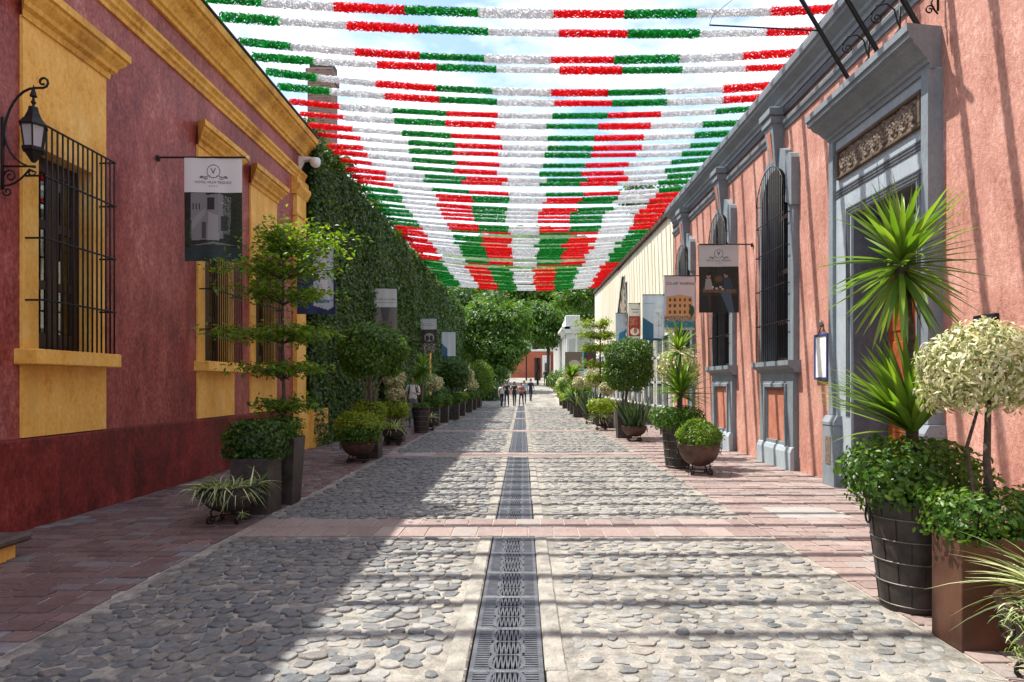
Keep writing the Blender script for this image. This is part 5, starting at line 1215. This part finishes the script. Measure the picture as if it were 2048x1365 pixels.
MB().tube([(0, 0, .7), (.03, 0, 1.3), (.05, 0, 1.95)], [.05, .045, .04], 7).build('trunk', 'bark_pale', t, True, world=False); yucca_head(t, (.05, 0, 2.0), .68, 80, 14, -.9, 1.45, False, w=.05); yucca_head(t, (-.15, .1, 1.7), .5, 40, 15, -.4, 1.45, False, w=.05)
t = pot('potted_spider_plant', -3.15, 23.0, 'low grassy plant in a bowl right behind the yucca barrel'); bowl(t, .28, .42, .1, 'pot_iron'); grassy(t, .42, .25, .35, 80, 16, w=.06, bend=.7)
def box_series(x, y, lab, top, seed, extra=None, hd=('leaf_mid', None), h=.72, w=.5):
    t = pot(extra or 'potted_hedge', x, y, lab); boxpot(t, w, w, h, .08)
    bush_box(t, w+.22, w+.1, h-.02, h+.42, hd[0], 1200, .08, seed, hd[1]); 
    if top: ball_tree(t, h+.3, *top, seed=seed+1)
    return t
box_series(-3.35, 25.6, 'pale variegated ball on a stem above a clipped hedge box past the yucca', (1.62, (.36, .34, .30), 'leaf_cream', 1100, .09), 20, 'potted_variegated_shrub')
t = box_series(-3.02, 30.0, 'big green ficus globe past the pale variegated ball on the shaded side', None, 22, 'potted_ficus'); ball_tree(t, .9, 2.02, (.72, .66, .64), 'leaf_dark', 3200, .11, 23, 3, 0, None, 0, -1, 'bark', .4)
box_series(-3.25, 27.8, 'plain clipped hedge in a dark box between two topiary balls', None, 24)
box_series(-3.05, 33.5, 'lime tipped hedge in a box beyond the green ficus globe', None, 26, None, ('leaf_mid', 'leaf_lime'))
t = box_series(-3.0, 37.5, 'tall column of cream variegated leaves on the ivy side', (1.85, (.34, .32, .55), 'leaf_cream', 1200, .11), 28, 'potted_variegated_shrub')
t = box_series(-3.0, 41.0, 'small snowy variegated ball in a box beyond the cream column', (1.5, (.34, .3, .28), 'leaf_cream', 600, .11), 30, 'potted_variegated_shrub')
box_series(-2.95, 44.5, 'dark clipped hedge box close to the end of the ivy wall', None, 32, None, ('leaf_dark', None))
t = pot('leafy_shrub', -2.95, 47.5, 'light green leafy shrub rising at the far end of the ivy wall', 'shrub'); ball_tree(t, .0, 1.9, (.95, .9, 1.25), 'leaf_tier', 3500, .15, 34, 3, 0, None, 0, -1, 'bark', .6)
t = pot('garden_hedge', -3.1, 53, 'low dark hedge block under the big mango tree', 'hedge'); bush_box(t, 2.6, 2.0, -.1, 1.5, 'leaf_dark', 3000, .17, 35)

# ---- right row
t = pot('potted_spider_plant', 2.84, 3.52, 'striped spider plant in a rusty bowl before the rust coloured planter box'); bowl(t, .33, .43, .12, 'rust_bowl')
grassy(t, .44, .28, .46, 150, 40, w=.036, bend=.75, objs=150, spread=.5, emin=.25); 
n = 160; a = rgx.random(n)*6.3; d = np.stack([np.cos(a)*.8, np.sin(a)*.8, rgx.uniform(-.6, .5, n)], 1); pp = np.stack([rgx.uniform(-.40, -.1, n), rgx.uniform(-.24, .05, n), .46-rgx.random(n)**2*.20], 1)
cloud_obj('plantlets', T_blade(.11, .5, 4, .6), pp, frames(d, np.tile(np.array([[0, 0, 1.]]), (n, 1))+.01), .085*rgx.uniform(.6, 1.2, n), 'leaf_spider', t)
for (x_, y_, z_) in ((-.36, -.12, .26), (-.33, -.2, .22)):
    n = 30; a = rgx.random(n)*6.3; d = np.stack([np.cos(a)*.8, np.sin(a)*.8, rgx.uniform(-.6, .6, n)], 1)
    cloud_obj('plantlet', T_blade(.11, .4, 4, .6), np.tile(np.array([[x_, y_, z_]]), (n, 1))+rgx.normal(0, .02, (n, 3)), frames(d, np.tile(np.array([[0, 0, 1.]]), (n, 1))+.01), .07*rgx.uniform(.7, 1.2, n), 'leaf_spider', t)
t = pot('potted_variegated_tree', 2.90, 4.19, 'cream leaved ball tree on a thin forked trunk in a rust steel box'); boxpot(t, .60, .30, .665, 0, 'rust_steel')
bush_box(t, .74, .44, .64, .93, 'leaf_mid', 2800, .042, 41, None, T_nice(.5), objs=0)
ball_tree(t, .72, 1.655, (.375, .35, .31), 'leaf_cream', 5600, .046, 42, 1, -.06, T_nice(.36, .40), 300, -.70, 'bark', .35)
MB().tube([(-.10, 0, .6), (-.12, .01, .9), (-.16, .02, 1.2), (-.10, 0, 1.45)], [.014, .013, .011, .008], 6).build('side_stem', 'bark', t, True, world=False)
t = pot('potted_yucca', 2.78, 4.87, 'two headed yucca over a leafy bush in a dark hooped barrel before the portal'); barrel(t, .205, .30, .76)
bush_box(t, .88, .80, .70, 1.20, 'leaf_mid', 3600, .052, 43, None, T_nice(.5), 'foliage', 260, 1.6)
MB().tube([(.0, 0, .7), (.0, 0, 1.3), (-.02, 0, 1.9), (-.08, 0, 2.42)], [.045, .042, .04, .045], 8).build('trunk', 'bark', t, True, world=False)
yucca_head(t, (-.08, 0, 2.44), .57, 150, 44, -1.25, 1.5, True, w=.039); yucca_head(t, (-.02, -.05, 1.22), .72, 90, 45, .05, 1.35, True, w=.037, bias=(-.50, 0, .30))
t = pot('potted_boxwood', 3.09, 11.95, 'clipped boxwood ball in a rusty bowl on scrolled feet by the hooped barrel'); bowl(t, .36, .52, .14, 'rust_bowl'); ball_tree(t, .45, .64, (.37, .37, .33), 'leaf_box', 5200, .042, 46, 1, 0, None, 0, -.4, fill=.25)
t = pot('potted_yucca', 2.92, 12.85, 'two tier yucca over a clipped ring hedge in a hooped barrel by boxwood bowl'); barrel(t, .22, .30, .78); bush_box(t, .90, .82, .74, 1.14, 'leaf_mid', 3000, .055, 47)
MB().tube([(.05, 0, .7), (.05, 0, 1.4), (.02, 0, 2.15)], [.045, .042, .045], 8).build('trunk', 'bark', t, True, world=False)
yucca_head(t, (.02, 0, 2.20), .56, 80, 48, -.5, 1.5, True, w=.036); yucca_head(t, (.06, 0, 1.38), .70, 120, 49, -.35, 1.35, True, w=.036)
t = pot('potted_variegated_tree', 3.32, 14.6, 'pale variegated ball tree half hidden behind the two tier yucca'); boxpot(t, .45, .45, .7); bush_box(t, .6, .55, .68, .95, 'leaf_mid', 700, .07, 50); ball_tree(t, .8, 1.95, (.43, .42, .40), 'leaf_cream', 2200, .075, 51)
t = pot('potted_snake_plant', 3.08, 18.8, 'upright snake plant in a rusty bowl before the dense ficus globe'); bowl(t, .34, .40, .12, 'rust_bowl'); grassy(t, .38, .34, .92, 110, 52, 'leaf_snake', .075, .10, 1.0, 1.55, .8)
t = pot('potted_ficus', 2.96, 19.9, 'dense dark ficus globe on stout stems in a dark box behind snake plant'); boxpot(t, .46, .46, .82, .1); bush_box(t, .5, .45, .8, 1.0, 'leaf_lime', 500, .07, 53)
ball_tree(t, .9, 2.12, (.66, .62, .74), 'leaf_mid', 9500, .075, 54, 3, .12, None, 0, -.9, 'bark', .35, sq=1.7)
tc_ = thing('litter_bin', (3.42, 25.0, 0), 'square brushed steel litter bin between potted plants', 'bin'); MB().bbox(3.2, 3.66, 24.8, 25.24, 0, .78, .02).build('body', 'steel', tc_); MB().bbox(3.2, 3.66, 24.8, 25.24, .88, 1.0, .02).build('lid', 'steel', tc_); MB().box(3.26, 3.60, 24.86, 25.18, .77, .885).build('opening', 'dark_room', tc_)
t = pot('potted_hedge', 2.68, 23.2, 'lime yellow hedge over a bowl of spider plant near the steel bin'); bowl(t, .33, .42, .12, 'pot_iron'); bush_box(t, .86, .7, .62, 1.05, 'leaf_lime', 1500, .075, 55); grassy(t, .42, .3, .45, 90, 56, w=.06, bend=.9)
t = pot('potted_variegated_tree', 3.02, 24.4, 'small cream variegated ball on a stem above the lime hedge'); boxpot(t, .42, .42, .7); ball_tree(t, .6, 1.42, (.27, .26, .24), 'leaf_cream', 900, .08, 57)
t = pot('potted_tiered_tree', 3.10, 27.2, 'yellow green layered tree on a thin dark trunk on the sunny side'); boxpot(t, .46, .46, .85, .2); tiered(t, .85, [(1.75, .5, .5, .4, .08, 420), (2.3, .8, .6, .5, .08, 520), (2.95, .75, .95, .6, .10, 700), (3.45, .9, .5, .5, .10, 600), (3.9, 1.05, .3, .4, .12, 420)], 'leaf_lime', 58, .10, .045)
t = pot('potted_snake_plant', 2.66, 26.8, 'narrow snake plant in an iron bowl past the lime hedge'); bowl(t, .32, .40, .12, 'pot_iron'); grassy(t, .38, .3, 1.0, 80, 59, 'leaf_snake', .08, .12, 1.0, 1.55, .8)
t = pot('potted_snake_plant', 2.66, 32.0, 'snake plant with a cream variegated ball above in a square pot'); boxpot(t, .55, .5, .55); grassy(t, .5, .3, .95, 80, 60, 'leaf_snake', .09, .2, .8, 1.5, .8); ball_tree(t, .6, 1.62, (.32, .3, .28), 'leaf_cream', 900, .09, 61)
t = pot('potted_variegated_tree', 3.2, 30.0, 'larger cream variegated ball tree behind the snake plants'); boxpot(t, .46, .46, .7); ball_tree(t, .7, 1.85, (.48, .45, .42), 'leaf_cream', 1500, .10, 62)
t = pot('potted_yucca', 2.72, 35.5, 'bushy young yucca in a small square pot past the snake plants'); boxpot(t, .5, .5, .55); yucca_head(t, (0, 0, .9), .85, 70, 63, -.2, 1.45, False, w=.06)
t = pot('potted_yucca', 2.85, 39.5, 'tall bright yucca crown above a dark pot far down the sunny side'); boxpot(t, .5, .5, .6); MB().tube([(0, 0, .5), (0, 0, 1.9)], .06, 6).build('trunk', 'bark', t, world=False); yucca_head(t, (0, 0, 1.95), .95, 90, 64, -.6, 1.45, False, w=.06); bush_box(t, .8, .7, .58, 1.1, 'leaf_mid', 900, .1, 65)
t = box_series(2.75, 43.0, 'lime clipped hedge in a low box past the tall bright yucca', None, 66, None, ('leaf_lime', None), .5)
t = box_series(2.9, 45.5, 'green shrub globe far down the sunny side', (1.5, (.5, .5, .45), 'leaf_mid', 1100, .12), 68, 'potted_ficus', ('leaf_mid', None), .55)
t = box_series(2.85, 48.5, 'last variegated ball on the sunny side of the street', (1.6, (.4, .4, .4), 'leaf_cream', 700, .13), 70, 'potted_variegated_shrub', ('leaf_lime', None), .55)
for k, (x, y, r, h, mat, lab) in enumerate(((3.5, 42, .8, 1.9, 'leaf_tier', 'light green shrub mass by the cream building wall'), (3.4, 52, .9, 2.0, 'leaf_tier', 'bright shrub under the dark banner past the cream building'), (3.0, 57, 1.0, 2.3, 'leaf_mid', 'green shrub before the corner of the white building'), (3.6, 49.5, .5, 2.4, 'leaf_flower', 'pink flowering shrub by the dark purple banner'))):
    t = pot('leafy_shrub', x, y, lab, 'shrub'); ball_tree(t, 0, h-r, (r, r, r*.9), mat, 2200, .15, 80+k, 3, 0, None, 0, -1, 'bark', .6)

# ================================================================ TREES AND HILL
def tree(x, y, zb, blobs, n, size, label, mat='leaf_tree', seed=0, trunk=.25, limb=True):
    rg = np.random.default_rng(seed); t = thing('broadleaf_tree', (x, y, zb), label, 'tree')
    w = np.array([b[3]**2 for b in blobs]); w = w/w.sum(); PP = []; NN = []
    for (bx, by, bz, r), q in zip(blobs, w):
        nc = max(6, int(n*q/26)); d = unit(rg.normal(0, 1, (nc, 3))); rad = r*(1-rg.random((nc, 1))**2*.55); c = np.array((bx, by, bz))+d*rad*np.array((1, 1, .85))
        k = 26; pts = np.repeat(c, k, 0)+rg.normal(0, 1, (nc*k, 3))*np.array((.11, .11, .075))*r**.6*1.7; PP.append(pts); NN.append(np.repeat(d, k, 0)+np.array((0, 0, .6)))
    P_ = np.concatenate(PP); N_ = np.concatenate(NN)
    cloud_obj('crown', T_simple(.42), P_, leaf_frames(N_, .45, .8, rg), size*rg.uniform(.7, 1.35, len(P_)), mat, t)
    m = MB(); zc = min(b[2] for b in blobs)
    m.tube([(0, 0, -.5), (trunk*.3, 0, zc*.5), (0, 0, zc)], [trunk*1.2, trunk, trunk*.8], 8)
    for (bx, by, bz, r) in blobs:
        m.tube([(0, 0, zc*.75), (bx*.5, by*.5, (zc+bz)*.5), (bx, by, bz)], [trunk*.6, trunk*.4, trunk*.15], 6)
        for q in range(4):
            d = unit(rg.normal(0, 1, (1, 3)))[0]; m.tube([(bx, by, bz), tuple(np.array((bx, by, bz))+d*r*.85)], [trunk*.18, .02], 4)
    m.build('trunk', 'bark', t, True, world=False); return t
tree(-3.0, 62, .8, [(-.6, 0, 4.3, 2.4), (1.0, -.6, 3.6, 2.0), (-.2, .3, 6.6, 2.2), (1.6, .5, 5.2, 1.8), (-1.8, -.3, 5.6, 1.8), (.6, -1, 2.2, 1.5), (2.3, .2, 6.8, 1.6), (2.1, 0, 4.0, 1.3)], 18000, .36, 'big dense mango tree shading the people at the end of the street', 'leaf_tree', 101, .3)
tree(-5.5, 74, 1.5, [(0, 0, 6, 3.2), (-1.5, 0, 8.5, 2.6), (1.8, 0, 8.2, 2.6)], 7000, .5, 'dark tree rising behind the far end of the ivy wall', 'leaf_dark', 102)
tree(1.6, 92, 2.3, [(0, 0, 8, 3.2), (-2.6, 0, 9.5, 3.0), (2.8, 0, 9.0, 3.0), (.4, 0, 12, 3.2), (-3, 0, 13, 2.5), (3.6, 0, 12.5, 2.8)], 14000, .55, 'tall tree mass closing the street behind the red wall', 'leaf_tree', 103, .4)
tree(2.6, 70, 1.3, [(-.2, 0, 5.4, 1.6), (.6, 0, 7.2, 1.7), (-.9, 0, 7.6, 1.3), (-1.7, .5, 6.0, 1.3), (-2.3, .8, 7.8, 1.5)], 9000, .34, 'loose green tree beside the white building facade', 'leaf_mid', 104, .16)
tree(6.9, 57, .4, [(-1.6, 0, 8.6, 1.5), (-.2, 0, 9.6, 1.7), (-3.2, 0, 8.3, 1.2), (1.8, 0, 9.4, 1.9), (-2.2, .4, 10.2, 1.4)], 7000, .30, 'spreading tree with bare lower limbs above the white building', 'leaf_mid', 105, .22)
tree(9.5, 110, 2.3, [(0, 0, 9, 4.5), (-5, 0, 9, 4), (5, 0, 10, 4.5), (0, 0, 14, 4), (-5, 0, 14, 3.5)], 9000, .8, 'broad dark tree far behind the white building', 'leaf_dark', 106, .5)
tree(-9.5, 112, 2.3, [(0, 0, 9, 4.5), (5, 0, 9, 4), (6, 0, 13, 3.5), (0, 0, 14, 4)], 8000, .8, 'broad dark tree far beyond the mango tree', 'leaf_dark', 107, .5)
tree(7.4, 39, 0, [(0, 0, 11.2, 1.3), (-.7, 0, 12.4, 1.0), (1.0, 0, 12.3, 1.2), (2.2, 0, 11.0, 1.2)], 3200, .34, 'thin tree behind the cream building showing through the garlands', 'leaf_dark', 108, .18)
rg = np.random.default_rng(77); nx, ny = 140, 26; V = []
for j in range(ny+1):
    for i in range(nx+1):
        x = -420+840*i/nx; y = 230+j*14; u = j/ny
        h = 118*(u**.8)*(1+.16*math.sin(x*.011+.6)+.10*math.sin(x*.031+2)) + rg.normal(0, 2.2)*(u > .02)
        V.append((x, y, h-2))
F = [(j*(nx+1)+i, j*(nx+1)+i+1, (j+1)*(nx+1)+i+1, (j+1)*(nx+1)+i) for j in range(ny) for i in range(nx)]
plain('hill_green', (0.055, 0.10, 0.035), 0.95, var=0.6, scale=.12, bmp=1.0, bscale=.5, dist=2.0)
h = linkobj('hill', np_mesh('hill', np.array(V), np.array(F), 'hill_green', None, False)); tag(h, kind='structure')

# ================================================================ PEOPLE
def person(x, y, H, yaw, label, cols, stride=.12, arms=(.10, .12), pack=False, hair_len=0.0, holds=None):
    """cols: shirt, trousers; one skinned body, then coloured by region"""
    z0 = gz(y)+.012; t = thing('person', (x, y, z0), label, 'person', 'people walking down the street', yaw); s = H/1.75
    V = []; E = []; Rr = []
    def v(p, r, par=None):
        V.append(tuple(c*s for c in p)); Rr.append((r if isinstance(r, tuple) else (r, r)));
        if par is not None: E.append((par, len(V)-1))
        return len(V)-1
    pel = v((0, 0, .95), (.145*s, .11*s)); wa = v((0, 0, 1.10), (.135*s, .10*s), pel); chs = v((0, 0, 1.28), (.16*s, .115*s), wa); sh = v((0, 0, 1.42), (.12*s, .085*s), chs); nk = v((0, -.01, 1.50), .052*s, sh)
    hd0 = v((0, -.012, 1.57), .070*s, nk); hd1 = v((0, -.018, 1.66), (.076*s, .092*s), hd0); v((0, -.01, 1.715), .055*s, hd1)
    for sx, sd in ((-1, 1), (1, -1)):
        hp = v((.085*sx, 0, .90), .092*s, pel); kn = v((.09*sx, -stride*sd*.6-.02, .50), .060*s, hp); an = v((.09*sx, -stride*sd*.9+(.08 if sd < 0 else 0), .09), .040*s, kn); v((.10*sx, -stride*sd*.9-.13+(.06 if sd < 0 else 0), .035), (.040*s, .032*s), an)
        so_ = v((.185*sx, 0, 1.40), .060*s, sh); a = arms[0 if sx < 0 else 1]
        if a < 0.5: el = v((.235*sx, .03, 1.12), .043*s, so_); wr = v((.25*sx, -a, .88), .030*s, el); hn = v((.25*sx, -a-.02, .80), (.034*s, .020*s), wr); fd = (0, -.3, -1)
        else: el = v((.225*sx, .02, 1.12), .043*s, so_); wr = v((.12*sx, -.20, 1.16), .030*s, el); hn = v((.05*sx, -.24, 1.18), (.034*s, .022*s), wr); fd = (-sx, -.4, .15)
        p0 = np.array(V[hn])/s; f = np.array(fd)/np.linalg.norm(fd)
        for q in range(4): v(tuple(p0+f*(.075-.006*abs(q-1.5))+np.array((0, (q-1.5)*.018, 0))+np.array((-.01*sx, 0, 0))), .009*s, hn)
        v(tuple(p0+f*.03+np.array((-.01*sx, -.045, 0))), .010*s, hn)
    me = bpy.data.meshes.new('body'); me.from_pydata(V, E, []); o = bpy.data.objects.new('body', me); COL.objects.link(o)
    sk = o.modifiers.new('skin', 'SKIN'); 
    if not me.skin_vertices: me.skin_vertices.new()
    for i, d in enumerate(me.skin_vertices[0].data): d.radius = Rr[i]; d.use_root = (i == 0)
    ss = o.modifiers.new('sub', 'SUBSURF'); ss.levels = ss.render_levels = 1
    dg = bpy.context.evaluated_depsgraph_get(); m2 = bpy.data.meshes.new_from_object(o.evaluated_get(dg)); bpy.data.objects.remove(o); bpy.data.meshes.remove(me)
    m2.materials.clear()
    for nm in (cols[0], cols[1], 'skin', 'hair'): m2.materials.append(MATS[nm])
    mi = []
    for p in m2.polygons:
        c = p.center/s
        if c.z > 1.47: k = 2
        elif c.z < .07: k = 3
        elif c.z < .97 and abs(c.x) < .20: k = 1
        elif abs(c.x) > .19 and c.z < 1.22 or (c.y < -.13 and c.z > 1.0): k = 2
        else: k = 0
        mi.append(k)
    m2.polygons.foreach_set('material_index', mi); m2.polygons.foreach_set('use_smooth', [True]*len(mi)); m2.name = 'body'
    b = linkobj('body', m2, t)
    # hair cap, nose, ears, brow
    hm = MB(); rings = [(.012, 1.765), (.058, 1.752), (.082, 1.715), (.090, 1.66), (.086, 1.60-hair_len*.3), (.070, 1.57-hair_len)]
    n = 14; Vv = []
    for (r, z) in rings:
        for q in range(n):
            a = 2*pi*q/n; yy = math.sin(a); f = 1 if yy > -.35 or z > 1.69 else .55
            Vv.append((r*math.cos(a)*s*(1 if f == 1 else .9), (r*1.12*yy*f-.005)*s, (z if f == 1 else max(z, 1.695))*s))
    hm.add(Vv, [(i*n+q, i*n+(q+1) % n, (i+1)*n+(q+1) % n, (i+1)*n+q) for i in range(len(rings)-1) for q in range(n)]+[tuple(range(n))]); hm.build('hair', 'hair', t, True, world=False)
    fm = MB(); fm.add([(-.012*s, -.100*s, 1.615*s), (.012*s, -.100*s, 1.615*s), (0, -.122*s, 1.618*s), (0, -.102*s, 1.66*s)], [(0, 1, 2), (0, 2, 3), (1, 3, 2)]); fm.build('nose', 'skin', t, world=False)
    em = MB()
    for sx in (-1, 1): em.lathe([(.002, -.006), (.010, 0), (.002, .006)], 6, (.030*sx*s, -.105*s, 1.655*s)); 
    em.box(-.025*s, .025*s, -.102*s, -.094*s, 1.583*s, 1.589*s); em.build('face_features', 'hair', t, world=False)
    if pack:
        pk = MB()
        for sx in (-1, 1): pk.tube([(.10*sx*s, .10*s, 1.43*s), (.10*sx*s, -.02*s, 1.50*s), (.11*sx*s, -.13*s, 1.38*s), (.13*sx*s, -.10*s, 1.20*s), (.15*sx*s, .08*s, 1.10*s)], .018*s, 6)
        pk.bbox(-.14*s, .14*s, .10*s, .24*s, 1.05*s, 1.45*s, .04*s); pk.build('backpack', 'shirt_dark', t, world=False)
    return t
person(-3.95, 24.6, 1.84, .1, 'man in white T-shirt and backpack standing behind the yucca barrel', ('shirt_white', 'grey_cloth'), .05, (.06, .9), True)
person(-1.40, 46.0, 1.58, .35, 'person in navy trousers and pale top beside the walking group', ('shirt_white', 'navy'), .14)
person(-1.05, 45.6, 1.74, -.15, 'person in black top and trousers leading the walking group', ('shirt_dark', 'navy'), .16, (.9, .12), False, .12)
person(-.55, 46.4, 1.70, .25, 'person with long dark hair and black clothes in the walking group', ('shirt_dark', 'shirt_dark'), .14, (.1, .9), False, .22)
person(-.08, 46.8, 1.62, -.4, 'person in pink red top and jeans holding something at the chest', ('shirt_red', 'denim'), .15, (.9, .9))
person(.12, 49.2, 1.70, .0, 'person in pale blue shirt and jeans behind the walking group', ('shirt_blue', 'denim'), .12)
person(.62, 51.5, 1.72, .3, 'person in dark blue clothes walking apart from the group', ('navy', 'navy'), .14)
person(2.35, 70.0, 1.7, 0, 'distant figure in black standing near the white gate', ('shirt_dark', 'shirt_dark'), .1)
